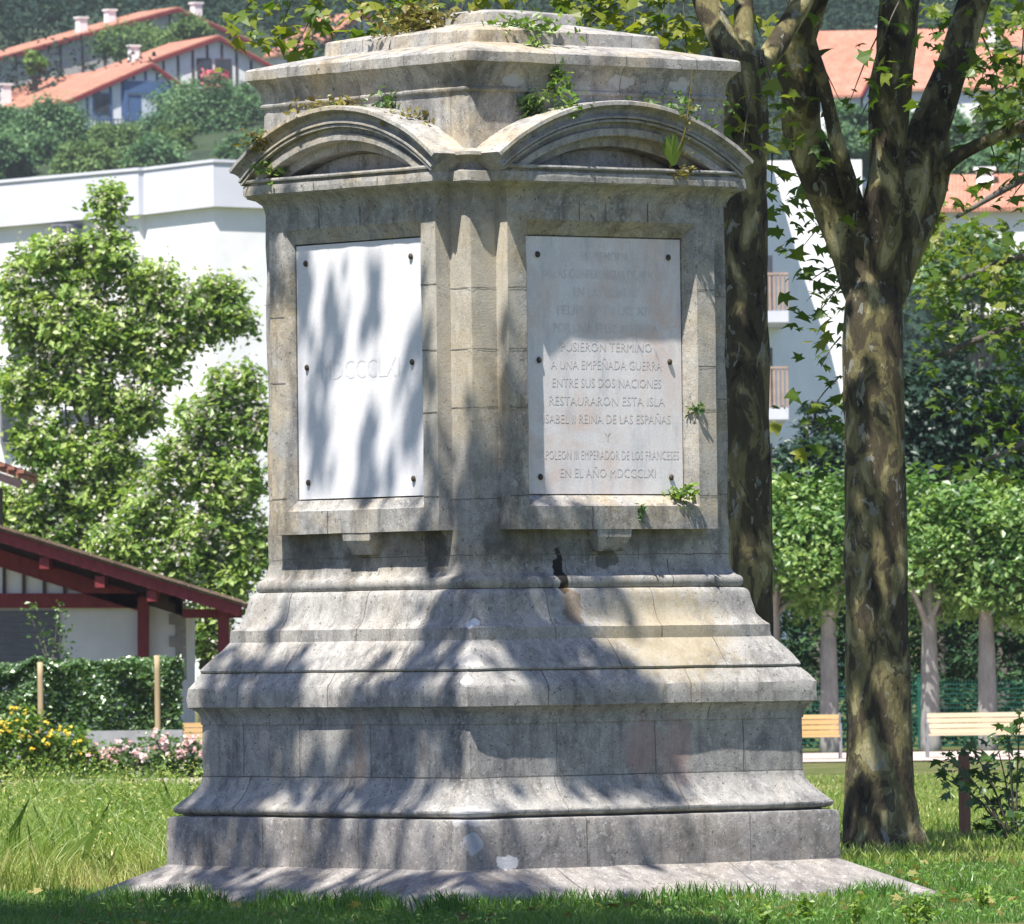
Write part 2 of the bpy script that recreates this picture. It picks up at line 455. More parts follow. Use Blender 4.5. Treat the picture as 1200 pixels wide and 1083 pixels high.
# ------------------------------------------------------------------ mesh helpers
class MB:
    def __init__(s):
        s.v = []
        s.f = []
        s.tone = []
        s.n = 0
        s.uv = []          # optional per-face list
        s.mi = []

    def add(s, verts, faces, tone=0.5, mi=0):
        verts = np.asarray(verts, dtype=float).reshape(-1, 3)
        b = s.n
        s.v.append(verts)
        s.n += len(verts)
        if np.isscalar(tone):
            s.tone.append(np.full(len(verts), float(tone)))
        else:
            s.tone.append(np.asarray(tone, float))
        if isinstance(faces, np.ndarray):
            s.f.append(faces + b)
            s.mi.append(np.full(len(faces), mi))
        else:
            by = {}
            for f in faces:
                by.setdefault(len(f), []).append(f)
            for k, fs in by.items():
                s.f.append(np.asarray(fs, dtype=int) + b)
                s.mi.append(np.full(len(fs), mi))

    def box(s, c, d, rz=0.0, mi=0):
        x, y, z = d[0] / 2, d[1] / 2, d[2] / 2
        p = np.array([(-x, -y, -z), (x, -y, -z), (x, y, -z), (-x, y, -z), (-x, -y, z), (x, -y, z), (x, y, z), (-x, y, z)])
        if rz:
            cs, sn = math.cos(rz), math.sin(rz)
            p = np.stack([p[:, 0] * cs - p[:, 1] * sn, p[:, 0] * sn + p[:, 1] * cs, p[:, 2]], 1)
        s.add(p + np.asarray(c), [(0, 3, 2, 1), (4, 5, 6, 7), (0, 1, 5, 4), (1, 2, 6, 5), (2, 3, 7, 6), (3, 0, 4, 7)], mi=mi)

    def box2(s, a, b, mi=0):
        a = np.asarray(a, float)
        b = np.asarray(b, float)
        s.box((a + b) / 2, np.abs(b - a), mi=mi)

    def beam(s, a, b, w, h, up=(0, 0, 1), mi=0):
        a = np.asarray(a, float)
        b = np.asarray(b, float)
        d = b - a
        d = d / np.linalg.norm(d)
        u = np.asarray(up, float)
        r = np.cross(d, u)
        r /= np.linalg.norm(r)
        u = np.cross(r, d)
        p = []
        for q in (a, b):
            for i, j in ((-1, -1), (1, -1), (1, 1), (-1, 1)):
                p.append(q + r * w / 2 * i + u * h / 2 * j)
        s.add(p, [(0, 1, 2, 3), (7, 6, 5, 4), (0, 4, 5, 1), (1, 5, 6, 2), (2, 6, 7, 3), (3, 7, 4, 0)], mi=mi)

    def prism(s, poly, vec, mi=0):
        p = np.asarray(poly, float)
        n = len(p)
        v = np.concatenate([p, p + np.asarray(vec, float)])
        f = [tuple(range(n)), tuple(range(2 * n - 1, n - 1, -1))]
        f += [(i, n + i, n + (i + 1) % n, (i + 1) % n) for i in range(n)]
        s.add(v, f, mi=mi)

    def tube(s, pts, rad, nseg=12, wob=0.0, smooth=5, seed=0, flare=None):
        pts = np.asarray(pts, float)
        rad = np.asarray(rad, float)
        # catmull-rom
        P, Rr = [], []
        n = len(pts)
        for i in range(n - 1):
            p0, p1, p2, p3 = pts[max(i - 1, 0)], pts[i], pts[i + 1], pts[min(i + 2, n - 1)]
            for k in range(smooth):
                t = k / smooth
                P.append(0.5 * (2 * p1 + (p2 - p0) * t + (2 * p0 - 5 * p1 + 4 * p2 - p3) * t * t + (3 * p1 - p0 - 3 * p2 + p3) * t ** 3))
                tt = t * t * (3 - 2 * t)
                Rr.append(rad[i] * (1 - tt) + rad[i + 1] * tt)
        P.append(pts[-1])
        Rr.append(rad[-1])
        P = np.array(P)
        Rr = np.array(Rr)
        T = np.gradient(P, axis=0)
        T /= np.linalg.norm(T, axis=1)[:, None] + 1e-9
        ref = np.array((0.3, 1.0, 0.1)) if abs(T[0][1]) < 0.8 else np.array((1.0, 0, 0))
        verts = []
        for i in range(len(P)):
            r1 = np.cross(T[i], ref)
            r1 /= np.linalg.norm(r1)
            r2 = np.cross(r1, T[i])
            for k in range(nseg):
                a = 2 * math.pi * k / nseg
                d = r1 * math.cos(a) + r2 * math.sin(a)
                rr = Rr[i]
                if wob:
                    q = P[i] * 2.2 + d * 1.1 + seed
                    rr *= 1 + wob * noise.noise(Vector(q)) + 0.4 * wob * noise.noise(Vector(q * 3.1))
                if flare:
                    rr *= 1 + flare(i / len(P), a)
                verts.append(P[i] + d * rr)
        f = []
        m = len(P)
        for i in range(m - 1):
            for k in range(nseg):
                f.append((i * nseg + k, i * nseg + (k + 1) % nseg, (i + 1) * nseg + (k + 1) % nseg, (i + 1) * nseg + k))
        f.append(tuple(range((m - 1) * nseg, m * nseg)))
        f.append(tuple(range(nseg - 1, -1, -1)))
        s.add(verts, f)

    def build(s, name, mats, parent=None, smooth=None, local=False):
        V = np.concatenate(s.v)
        if parent is not None and not local:
            chain = [parent]
            while chain[-1].parent is not None:
                chain.append(chain[-1].parent)
            for q in reversed(chain):
                V = V - np.array(q.location)
                rz = q.rotation_euler.z
                if rz:
                    c, sn = math.cos(-rz), math.sin(-rz)
                    V = np.stack([V[:, 0] * c - V[:, 1] * sn, V[:, 0] * sn + V[:, 1] * c, V[:, 2]], 1)
        me = bpy.data.meshes.new(name)
        me.vertices.add(len(V))
        me.vertices.foreach_set('co', V.astype(np.float32).ravel())
        loops = np.concatenate([f.ravel() for f in s.f])
        sizes = np.concatenate([np.full(len(f), f.shape[1]) for f in s.f])
        starts = np.concatenate([[0], np.cumsum(sizes)[:-1]])
        me.loops.add(len(loops))
        me.loops.foreach_set('vertex_index', loops.astype(np.int32))
        me.polygons.add(len(sizes))
        me.polygons.foreach_set('loop_start', starts.astype(np.int32))
        me.polygons.foreach_set('loop_total', sizes.astype(np.int32))
        me.polygons.foreach_set('material_index', np.concatenate(s.mi).astype(np.int32))
        at = me.attributes.new('tone', 'FLOAT', 'POINT')
        at.data.foreach_set('value', np.concatenate(s.tone).astype(np.float32))
        if not isinstance(mats, (list, tuple)):
            mats = [mats]
        for m in mats:
            me.materials.append(m)
        me.update(calc_edges=True)
        if smooth is None:
            me.polygons.foreach_set('use_smooth', np.zeros(len(sizes), dtype=bool))
        else:
            me.polygons.foreach_set('use_smooth', np.ones(len(sizes), dtype=bool))
            if smooth < 180:
                me.set_sharp_from_angle(angle=math.radians(smooth))
        o = bpy.data.objects.new(name, me)
        COL.objects.link(o)
        if parent is not None:
            o.parent = parent
        return o


def tag(o, label=None, cat=None, group=None, kind=None):
    if label:
        o['label'] = label
    if cat:
        o['category'] = cat
    if group:
        o['group'] = group
    if kind:
        o['kind'] = kind
    return o


def thing(name, label, cat, loc=(0, 0, 0), rz=0.0, group=None):
    o = bpy.data.objects.new(name, None)
    COL.objects.link(o)
    o.empty_display_size = 0.3
    o.location = [float(c) for c in loc]
    o.rotation_euler = (0, 0, rz)
    return tag(o, label, cat, group)


def copy_thing(o, loc, label, scale=None, rz=None):
    c = o.copy()
    COL.objects.link(c)
    c.location = [float(q) for q in loc]
    if scale:
        c.scale = scale if isinstance(scale, tuple) else (scale,) * 3
    if rz is not None:
        c.rotation_euler = (0, 0, rz)
    c['label'] = label
    for ch in list(o.children):
        d = ch.copy()
        COL.objects.link(d)
        d.parent = c
        for g in list(ch.children):
            e = g.copy()
            COL.objects.link(e)
            e.parent = d
    return c


def unit(v):
    return v / (np.linalg.norm(v, axis=1)[:, None] + 1e-9)


def leaves(mb, C, size, up=0.35, tone=None, outward=None, shape='diamond', aspect=0.62):
    """one folded leaf at every point of C"""
    N = len(C)
    nrm = unit(rng.normal(size=(N, 3)))
    nrm[:, 2] = np.abs(nrm[:, 2])
    nrm = nrm + np.array((0, 0, up))
    if outward is not None:
        nrm = nrm + outward
    nrm = unit(nrm)
    a = unit(np.cross(nrm, unit(rng.normal(size=(N, 3)))))
    b = np.cross(nrm, a)
    sz = size * rng.uniform(0.5, 1.5, N) if np.isscalar(size) else np.asarray(size)
    sz = sz[:, None]
    if tone is None:
        tone = rng.uniform(0, 1, N)
    if shape == 'diamond':
        v = np.stack([C - a * sz * 0.5, C + b * sz * 0.5 * aspect + nrm * sz * 0.08, C + a * sz * 0.55 - nrm * sz * 0.06, C - b * sz * 0.5 * aspect + nrm * sz * 0.08], 1)
        k = 4
        f = np.arange(N * 4).reshape(N, 4)
    elif shape == 'star':           # five-lobed plane leaf
        ang = np.array([-90, -52, -28, -2, 22, 46, 66, 90, 114, 134, 158, 182, 208, 232])
        rr = np.array([0.28, 0.34, 0.52, 0.26, 0.60, 0.30, 0.36, 0.70, 0.36, 0.30, 0.60, 0.26, 0.52, 0.34])
        k = len(ang)
        ca, sa = np.cos(np.radians(ang)) * rr, np.sin(np.radians(ang)) * rr
        droop = -0.35 * rr ** 2
        v = C[:, None, :] + (a[:, None, :] * ca[None, :, None] + b[:, None, :] * sa[None, :, None] + nrm[:, None, :] * droop[None, :, None]) * sz[:, None, :]
        f = np.arange(N * k).reshape(N, k)
    mb.add(v.reshape(-1, 3), f, np.repeat(np.clip(tone, 0, 1), k))


def crown_points(center, radii, nclump, per, clump_r, shell=0.55, flat=1.0, low=-1.0):
    """leaf positions in clumps spread through an uneven ellipsoid"""
    center = np.asarray(center, float)
    radii = np.asarray(radii, float)
    d = unit(rng.normal(size=(nclump, 3)))
    d[:, 2] = np.where(d[:, 2] < low, -d[:, 2], d[:, 2])
    r = shell + (1 - shell) * rng.uniform(0, 1, nclump) ** 0.6
    wob = np.array([0.80 + 0.42 * noise.noise(Vector(q * 1.7) + Vector(center)) for q in d])
    cc = center + d * radii * (r * wob)[:, None]
    ct = rng.normal(0.5, 0.20, nclump)
    pts, tone, outw = [], [], []
    for i in range(nclump):
        n = max(3, int(per * rng.uniform(0.5, 1.4)))
        g = rng.normal(size=(n, 3)) * clump_r * rng.uniform(0.6, 1.25) * np.array((1, 1, flat))
        pts.append(cc[i] + g)
        tone.append(ct[i] + rng.normal(0, 0.18, n))
        outw.append(np.repeat(d[i][None], n, 0) * 0.5)
    return np.concatenate(pts), np.concatenate(tone), np.concatenate(outw), cc


def simple_tree(name, label, cat, base, trunk_h, trunk_r, center, radii, nclump, per, clump_r, leaf, mat, bark='bark2', group=None, limbs=6, shell=0.5, low=-0.6, aspect=0.62, up=0.35, fork_at=0.45):
    base = np.asarray(base, float)
    t = thing(name, label, cat, base, 0, group)
    P, tone, ow, cc = crown_points(center, radii, nclump, per, clump_r, shell, 0.8, low)
    mb = MB()
    leaves(mb, P, leaf, up, tone, ow, aspect=aspect)
    tr = MB()
    top = np.asarray(center, float)
    fork = base + (top - base) * fork_at
    tr.tube([base - np.array((0, 0, 0.2)), base + (fork - base) * 0.5, fork, top], [trunk_r * 1.25, trunk_r, trunk_r * 0.8, trunk_r * 0.25], 8, 0.12, 3)
    idx = rng.choice(len(cc), min(limbs, len(cc)), replace=False)
    for i in idx:
        midp = (fork * 0.55 + cc[i] * 0.45) + np.array((0, 0, -0.05)) * np.linalg.norm(cc[i] - fork)
        tr.tube([fork - (fork - base) * rng.uniform(0, .15), midp, cc[i]], [trunk_r * 0.5, trunk_r * 0.3, trunk_r * 0.1], 6, 0.1, 3)
    tr.build('trunk', M[bark], t, 180)
    mb.build('crown', M[mat], t)
    return t


# ------------------------------------------------------------------ ground
def sstep(a, b, x):
    t = np.clip((x - a) / (b - a), 0, 1)
    return t * t * (3 - 2 * t)


def zg(x, y):
    x = np.asarray(x, float)
    y = np.asarray(y, float)
    z = -0.35 * sstep(72, 135, y)
    z = z + 0.10 * np.exp(-((x + 4.6) / 1.9) ** 2 - ((y - 88) / 16.0) ** 2)
    h = np.where(y > 430, (y - 430) * 0.135, 0.0)
    h = h + sstep(430, 560, y) * (3.0 * np.sin(x * 0.021 + 1.0) + 2.0 * np.sin(y * 0.017 + x * 0.013))
    return z + h


def grid_sheet(name, xs, ys, fz, mat, kind='structure', dz=0.0):
    X, Y = np.meshgrid(xs, ys)
    if X.shape != Y.shape:
        raise ValueError
    Z = fz(X, Y) + dz
    V = np.stack([X, Y, Z], -1).reshape(-1, 3)
    ny, nx = X.shape
    i = np.arange((ny - 1) * nx).reshape(ny - 1, nx)[:, :-1].ravel()
    f = np.stack([i, i + 1, i + nx + 1, i + nx], 1)
    mb = MB()
    mb.add(V, f)
    o = mb.build(name, mat, None, 180)
    tag(o, None, None, None, kind)
    return o


xs_n = np.unique(np.concatenate([np.linspace(-600, -30, 30), np.linspace(-30, 30, 121), np.linspace(30, 600, 30)]))
ys_n = np.unique(np.concatenate([np.linspace(-60, 45, 12), np.linspace(45, 150, 180), np.linspace(150, 470, 50)]))
grid_sheet('ground', xs_n, ys_n, zg, M['ground'])
grid_sheet('hillside', np.linspace(-600, 600, 90), np.linspace(470, 2600, 70), zg, M['forest_floor'])

# gravel path in front of the flower beds and along the benches
Yp0, Yp1 = 131.0, 137.5
grid_sheet('path', np.linspace(-60, 2.0, 100), np.linspace(Yp0, Yp1, 9), zg, M['path'], dz=0.02)
grid_sheet('path', np.linspace(2.0, 60, 100), np.linspace(146.5, 158.0, 9), zg, M['path'], dz=0.02)

# ------------------------------------------------------------------ the monument
RA = math.radians(39.3)
MX, MY = -0.100, 58.5
mon = thing('stone_monument', 'weathered grey stone monument with two marble plaques under arched pediments', 'monument', (MX, MY, 0), RA)


def disp(p, amp=0.0045):
    v = Vector(p)
    n = noise.noise_vector(v * 4.3) * amp + noise.noise_vector(v * 17.0) * amp * 0.45
    return np.array((p[0] + n[0], p[1] + n[1], p[2] + n[2] * 0.7))


def ring(profile, nseg=44, amp=0.0045, erode=0.016, close_top=False, gap=None):
    mb = MB()
    V = []
    m = 4 * nseg
    sg = [(-1, -1), (1, -1), (1, 1), (-1, 1)]
    for (a, z) in profile:
        for k in range(4):
            c0, c1 = np.array(sg[k]), np.array(sg[(k + 1) % 4])
            for j in range(nseg):
                t = j / nseg
                q = (c0 + (c1 - c0) * t) * a
                near = min(t, 1 - t) * 2 * a
                p = np.array((q[0], q[1], z))
                if near < 0.05:
                    e = erode * (1 - near / 0.05) * (0.4 + 1.2 * abs(noise.noise(Vector((q[0] * 3, q[1] * 3, z * 9)))))
                    p[:2] -= np.sign(q) * e
                V.append(disp(p, amp))
    f = []
    for i in range(len(profile) - 1):
        for j in range(m):
            if gap and profile[i][1] > gap[1] and abs(((j % nseg) + 0.5) / nseg * 2 - 1) * profile[i][0] < gap[0]:
                continue
            f.append((i * m + j, i * m + (j + 1) % m, (i + 1) * m + (j + 1) % m, (i + 1) * m + j))
    if close_top:
        i = len(profile) - 1
        f.append(tuple(i * m + j for j in range(m)))
    mb.add(V, f)
    return mb


def face_pt(face, t, a, z):
    return (t, -a, z) if face == 'r' else (-a, t, z)


def joint_v(mb, profile, face, t, w=0.006):
    """a mortar line running up a profile at offset t along a face"""
    pts = []
    # resample
    pr = [profile[0]]
    for q in profile[1:]:
        p = pr[-1]
        L = math.hypot(q[0] - p[0], q[1] - p[1])
        n = max(1, int(L / 0.06))
        for k in range(1, n + 1):
            pr.append((p[0] + (q[0] - p[0]) * k / n, p[1] + (q[1] - p[1]) * k / n))
    V = []
    for (a, z) in pr:
        wob = 0.006 * noise.noise(Vector((t * 7, z * 12, 3)))
        ww = w * (0.7 + 0.8 * abs(noise.noise(Vector((t * 5, z * 20, 9)))))
        for s_ in (-1, 1):
            p = disp(face_pt(face, t + wob + s_ * ww / 2, a + 0.0022, z + 0.0012))
            V.append(p)
    f = [(2 * i, 2 * i + 1, 2 * i + 3, 2 * i + 2) for i in range(len(pr) - 1)]
    mb.add(V, f, mi=1)


def joint_h(mb, face, z, a, t0, t1, w=0.006):
    n = max(2, int(abs(t1 - t0) / 0.06))
    V = []
    for i in range(n + 1):
        t = t0 + (t1 - t0) * i / n
        wob = 0.005 * noise.noise(Vector((t * 9, z * 7, 5)))
        ww = w * (0.6 + 0.9 * abs(noise.noise(Vector((t * 14, z * 3, 2)))))
        for s_ in (-1, 1):
            V.append(disp(face_pt(face, t, a + 0.0025, z + wob + s_ * ww / 2)))
    f = [(2 * i, 2 * i + 1, 2 * i + 3, 2 * i + 2) for i in range(n)]
    mb.add(V, f, mi=1)


SM = [M['stone'], M['joint']]


def course(name, profile, joints_r=(), joints_l=(), hj=(), **kw):
    mb = ring(profile, **kw)
    for t in joints_r:
        joint_v(mb, profile, 'r', t)
    for t in joints_l:
        joint_v(mb, profile, 'l', t)
    for (face, z, a, t0, t1) in hj:
        joint_h(mb, face, z, a, t0, t1)
    o = mb.build(name, SM, mon, 38, local=True)
    return o


course('base_slab', [(2.185, -0.08), (2.175, 0.0), (2.14, 0.012), (1.655, 0.258), (1.60, 0.262)], (0.62, -0.9), (0.2, 1.1), amp=0.009, erode=0.03)
course('plinth', [(1.648, 0.25), (1.648, 0.42), (1.648, 0.572), (1.640, 0.588), (1.55, 0.602)], (0.82, -0.62), (0.55, -0.5))
course('lower_moulding', [(1.56, 0.598), (1.600, 0.610), (1.616, 0.618), (1.624, 0.632), (1.622, 0.648), (1.608, 0.662), (1.575, 0.694), (1.535, 0.738), (1.503, 0.785), (1.485, 0.822), (1.475, 0.858), (1.44, 0.862)], (0.30, -0.75), (0.9, -0.2))
course('die', [(1.470, 0.855), (1.470, 1.05), (1.470, 1.225), (1.44, 1.23)], (0.92, 0.14, -0.72), (0.98, 0.35, -0.42), [('r', 0.866, 1.470, -1.46, 1.46), ('l', 0.866, 1.470, -1.46, 1.46)])
course('ledge_moulding', [(1.44, 1.218), (1.478, 1.220), (1.480, 1.245), (1.486, 1.275), (1.502, 1.305), (1.522, 1.322), (1.524, 1.336), (1.46, 1.34)], (0.6,), (0.3,))
course('ledge', [(1.49, 1.328), (1.530, 1.330), (1.543, 1.338), (1.544, 1.40), (1.543, 1.468), (1.534, 1.480), (1.510, 1.515), (1.472, 1.568), (1.40, 1.575)], (0.40, -0.85), (0.95, -0.05))
course('lower_slope', [(1.42, 1.566), (1.458, 1.568), (1.474, 1.577), (1.478, 1.588), (1.468, 1.604), (1.42, 1.665), (1.37, 1.728), (1.328, 1.778), (1.28, 1.78)], (0.78, -0.15), (0.5, -0.7))
course('upper_moulding', [(1.29, 1.772), (1.326, 1.775), (1.327, 1.82), (1.325, 1.860), (1.314, 1.868), (1.288, 1.895), (1.262, 1.940), (1.247, 1.990), (1.238, 2.035), (1.229, 2.080), (1.214, 2.105), (1.19, 2.118), (1.16, 2.121)], (0.33, -0.6), (0.75, -0.1))
course('torus', [(1.16, 2.116), (1.186, 2.124), (1.197, 2.142), (1.200, 2.162), (1.196, 2.184), (1.184, 2.200), (1.165, 2.208), (1.150, 2.228), (1.138, 2.262), (1.132, 2.31), (1.10, 2.312)], (0.55, -0.35), (0.6,))
course('shaft', [(1.130, 2.30)] + [(1.130, 2.3 + 0.2 * i) for i in range(1, 16)] + [(1.130, 5.449), (1.08, 5.45)],
       (-0.62, 0.3), (0.5,), [('r', z, 1.130, -1.125, -0.90) for z in (4.13, 3.72, 3.33, 2.72)] + [('l', z, 1.130, -1.125, -0.90) for z in (4.13, 3.72, 3.33, 2.72)]
       + [('r', z, 1.130, 0.9, 1.125) for z in (4.1, 3.4, 2.75)] + [('l', z, 1.130, 0.9, 1.125) for z in (4.1, 3.4, 2.75)] + [('r', 2.345, 1.130, -1.12, 1.12), ('l', 2.345, 1.130, -1.12, 1.12)])
course('pier_cap', [(1.10, 4.715), (1.134, 4.720), (1.140, 4.745), (1.155, 4.780), (1.185, 4.812), (1.225, 4.828), (1.228, 4.838), (1.236, 4.840), (1.236, 4.905), (1.205, 4.912), (1.175, 4.935), (1.165, 4.965), (1.178, 4.988), (1.232, 5.002), (1.246, 5.012), (1.244, 5.034), (1.18, 5.052), (1.10, 5.07)], (), (), gap=(0.6, 4.89))
course('cornice', [(1.09, 5.442), (1.142, 5.446), (1.150, 5.458), (1.149, 5.472), (1.141, 5.478), (1.143, 5.52), (1.153, 5.560), (1.172, 5.600), (1.196, 5.630), (1.206, 5.640), (1.218, 5.642), (1.219, 5.675), (1.217, 5.708), (1.205, 5.719), (1.05, 5.757), (0.80, 5.812)], (0.18, 0.80, -0.45), (0.72, 0.02, -0.55), amp=0.006, erode=0.016)
course('cap_step', [(0.835, 5.798), (0.832, 5.845), (0.828, 5.888), (0.815, 5.897), (0.62, 5.937), (0.40, 5.985)], (0.15, 0.55), (0.38,), amp=0.008, erode=0.02)
course('cap_top', [(0.425, 5.972), (0.42, 6.02), (0.412, 6.048), (0.395, 6.056), (0.2, 6.085), (0.02, 6.10)], amp=0.009, erode=0.02, close_top=True)


def map_face(face, V):
    """t (along), o (outwards from the block face), z  ->  monument local"""
    V = np.asarray(V, float)
    if face == 'r':
        return np.stack([V[:, 0], -(1.13 + V[:, 1]), V[:, 2]], 1)
    return np.stack([-(1.13 + V[:, 1]), -V[:, 0], V[:, 2]], 1)   # t runs left to right as seen from outside


def dispV(V, amp=0.0045):
    return np.array([disp(p, amp) for p in V])


def patch(mb, face, p00, p10, p11, p01, step=0.07, amp=0.004, mi=0):
    p = [np.asarray(q, float) for q in (p00, p10, p11, p01)]
    nu = max(1, int(max(np.linalg.norm(p[1] - p[0]), np.linalg.norm(p[2] - p[3])) / step))
    nv = max(1, int(max(np.linalg.norm(p[3] - p[0]), np.linalg.norm(p[2] - p[1])) / step))
    V = []
    for j in range(nv + 1):
        for i in range(nu + 1):
            u, v = i / nu, j / nv
            V.append(p[0] * (1 - u) * (1 - v) + p[1] * u * (1 - v) + p[2] * u * v + p[3] * (1 - u) * v)
    V = dispV(map_face(face, V), amp)
    f = []
    for j in range(nv):
        for i in range(nu):
            a = j * (nu + 1) + i
            f.append((a, a + 1, a + nu + 2, a + nu + 1))
    mb.add(V, f, mi=mi)


def line_joint(mb, face, p, q, w=0.008):
    p = np.asarray(p, float)
    q = np.asarray(q, float)
    n = max(2, int(np.linalg.norm(q - p) / 0.05))
    d = (q - p) / np.linalg.norm(q - p)
    side = np.array((-d[2], 0, d[0])) if abs(d[1]) < 0.9 else np.array((1.0, 0, 0))
    V = []
    for i in range(n + 1):
        c = p + (q - p) * i / n + side * 0.006 * noise.noise(Vector((p[0] * 9 + i, p[2] * 5, 2)))
        ww = w * (0.6 + 0.9 * abs(noise.noise(Vector((c[0] * 14, c[2] * 13, 2)))))
        for s_ in (-1, 1):
            V.append(c + side * ww / 2 * s_ + np.array((0, 0.003, 0)))
    V = dispV(map_face(face, V))
    mb.add(V, [(2 * i, 2 * i + 1, 2 * i + 3, 2 * i + 2) for i in range(n)], mi=1)


FW, FP = 0.91, 0.12           # frame half width, how far it stands proud
ZB, ZT = 2.513, 4.735
OW, OB, OT = 0.75, 2.668, 4.589     # outer edge of the splay
IW, IB, IT = 0.695, 2.742, 4.492    # inner edge
IPS = {'r': 0.030, 'l': 0.066}


def panel_frame(face, joints):
    mb = MB()
    rect = lambda w, b, t, p: [(-w, p, b), (w, p, b), (w, p, t), (-w, p, t)]
    A, B, C = rect(FW, ZB, ZT, FP), rect(OW, OB, OT, FP), rect(IW, IB, IT, IPS[face])
    A0 = rect(FW, ZB, ZT, -0.01)
    B2 = rect(OW - 0.012, OB + 0.012, OT - 0.012, FP - 0.012)
    for k in range(4):
        n = (k + 1) % 4
        patch(mb, face, A[k], A[n], B[n], B[k])
        patch(mb, face, B[k], B[n], B2[n], B2[k])
        patch(mb, face, B2[k], B2[n], C[n], C[k])
        patch(mb, face, A0[k], A0[n], A[n], A[k])
        D = rect(IW, IB, IT, -0.02)
        patch(mb, face, C[k], C[n], D[n], D[k])
    for j in joints:
        line_joint(mb, face, *j)
    return mb.build('panel_frame', SM, mon, 38, local=True)


jr = []
for z in (4.13, 3.72, 3.33, 2.74):
    jr.append(((-FW, FP, z), (-OW, FP, z), 0.009))
for z in (4.14, 3.62, 3.32, 2.74):
    jr.append(((OW, FP, z), (FW, FP, z), 0.009))
for t in (-0.28, -0.05, 0.32):
    jr.append(((t, FP, OT), (t, FP, 4.72), 0.008))
jr.append(((-0.2, FP, ZB), (-0.2, FP, OB), 0.010))
panel_frame('r', jr)
jl = []
for z in (4.16, 3.72, 3.30, 2.74):
    jl.append(((OW, FP, z), (FW, FP, z), 0.009))
for z in (4.0, 3.55, 2.76):
    jl.append(((-FW, FP, z), (-OW, FP, z), 0.009))
for t in (-0.35, 0.1):
    jl.append(((t, FP, OT), (t, FP, 4.72), 0.008))
jl.append(((-0.3, FP, ZB), (-0.3, FP, OB), 0.012))
panel_frame('l', jl)


def u_moulding(mb, face, prof, w, p):
    """profile (o, z) carried round the three outer sides of a block half-width w standing p proud"""
    path = lambda o: [(-w - o, -0.02), (-w - o, p + o), (w + o, p + o), (w + o, -0.02)]
    for (o0, z0), (o1, z1) in zip(prof[:-1], prof[1:]):
        a, b = path(o0), path(o1)
        for k in range(3):
            patch(mb, face, (*a[k], z0), (*a[k + 1], z0), (*b[k + 1], z1), (*b[k], z1), amp=0.0045)


R0, ZC = 1.872, 3.526
TH = math.asin(1.125 / R0)


def pediment(face):
    mb = MB()
    prof = [(0.0, 4.715), (0.004, 4.735), (0.012, 4.762), (0.035, 4.792), (0.072, 4.818), (0.108, 4.830), (0.112, 4.838), (0.124, 4.840), (0.126, 4.872), (0.124, 4.902), (0.104, 4.909), (0.104, 4.917), (0.134, 4.924), (0.137, 4.934), (0.134, 4.946), (0.05, 4.952), (-0.10, 4.954)]
    u_moulding(mb, face, prof, FW, FP)
    for t in (-0.25, 0.45):
        line_joint(mb, face, (t, FP + 0.127, 4.842), (t, FP + 0.127, 4.90), 0.008)
    # archivolt section (radius, proud)
    sec = [(R0 - 0.0, -0.02), (R0, 0.285), (R0 - 0.006, 0.302), (R0 - 0.030, 0.304), (R0 - 0.038, 0.272), (R0 - 0.056, 0.248), (R0 - 0.080, 0.240), (R0 - 0.096, 0.256), (R0 - 0.104, 0.272), (R0 - 0.117, 0.272), (R0 - 0.121, 0.246), (R0 - 0.128, 0.262), (R0 - 0.142, 0.262), (R0 - 0.147, 0.214), (R0 - 0.180, 0.204), (R0 - 0.186, 0.236), (R0 - 0.230, 0.236), (R0 - 0.236, 0.230), (R0 - 0.236, 0.140), (R0 - 0.300, 0.132), (R0 - 0.304, 0.0)]
    n = 56
    V = []
    for i in range(n + 1):
        th = -TH + 2 * TH * i / n
        for (r, o) in sec:
            V.append((r * math.sin(th), o, ZC + r * math.cos(th)))
    V = dispV(map_face(face, V), 0.0045)
    m = len(sec)
    f = [(i * m + j, i * m + j + 1, (i + 1) * m + j + 1, (i + 1) * m + j) for i in range(n) for j in range(m - 1)]
    f.append(tuple(range(m)))
    f.append(tuple(range(n * m + m - 1, n * m - 1, -1)))
    mb.add(V, f)
    arch = mb.build('pediment', SM, mon, 30, local=True)
    # tympanum panel
    tb = MB()
    r = R0 - 0.32
    zb = 4.935
    thm = math.acos((zb - ZC) / r)
    pts = [(r * math.sin(-thm + 2 * thm * i / 30), 0.018, ZC + r * math.cos(-thm + 2 * thm * i / 30)) for i in range(31)]
    tb.add(dispV(map_face(face, pts), 0.002), [tuple(range(31))])
    o = tb.build('tympanum', M['stone'], arch, local=True)
    return arch


pediment('r')
pediment('l')

for face in 'rl':
    mb = MB()
    top, bot = 2.515, 2.365
    for (w0, p0, z0), (w1, p1, z1) in (((0.15, 0.115, top), (0.145, 0.112, 2.46)), ((0.145, 0.112, 2.46), (0.105, 0.065, bot))):
        q0 = [(-w0, -0.01, z0), (-w0, p0, z0), (w0, p0, z0), (w0, -0.01, z0)]
        q1 = [(-w1, -0.01, z1), (-w1, p1, z1), (w1, p1, z1), (w1, -0.01, z1)]
        for k in range(3):
            patch(mb, face, q1[k], q1[k + 1], q0[k + 1], q0[k], amp=0.003)
    patch(mb, face, (-0.105, -0.01, bot), (0.105, -0.01, bot), (0.105, 0.065, bot), (-0.105, 0.065, bot), amp=0.003)
    mb.build('corbel', M['stone'], mon, 38, local=True)


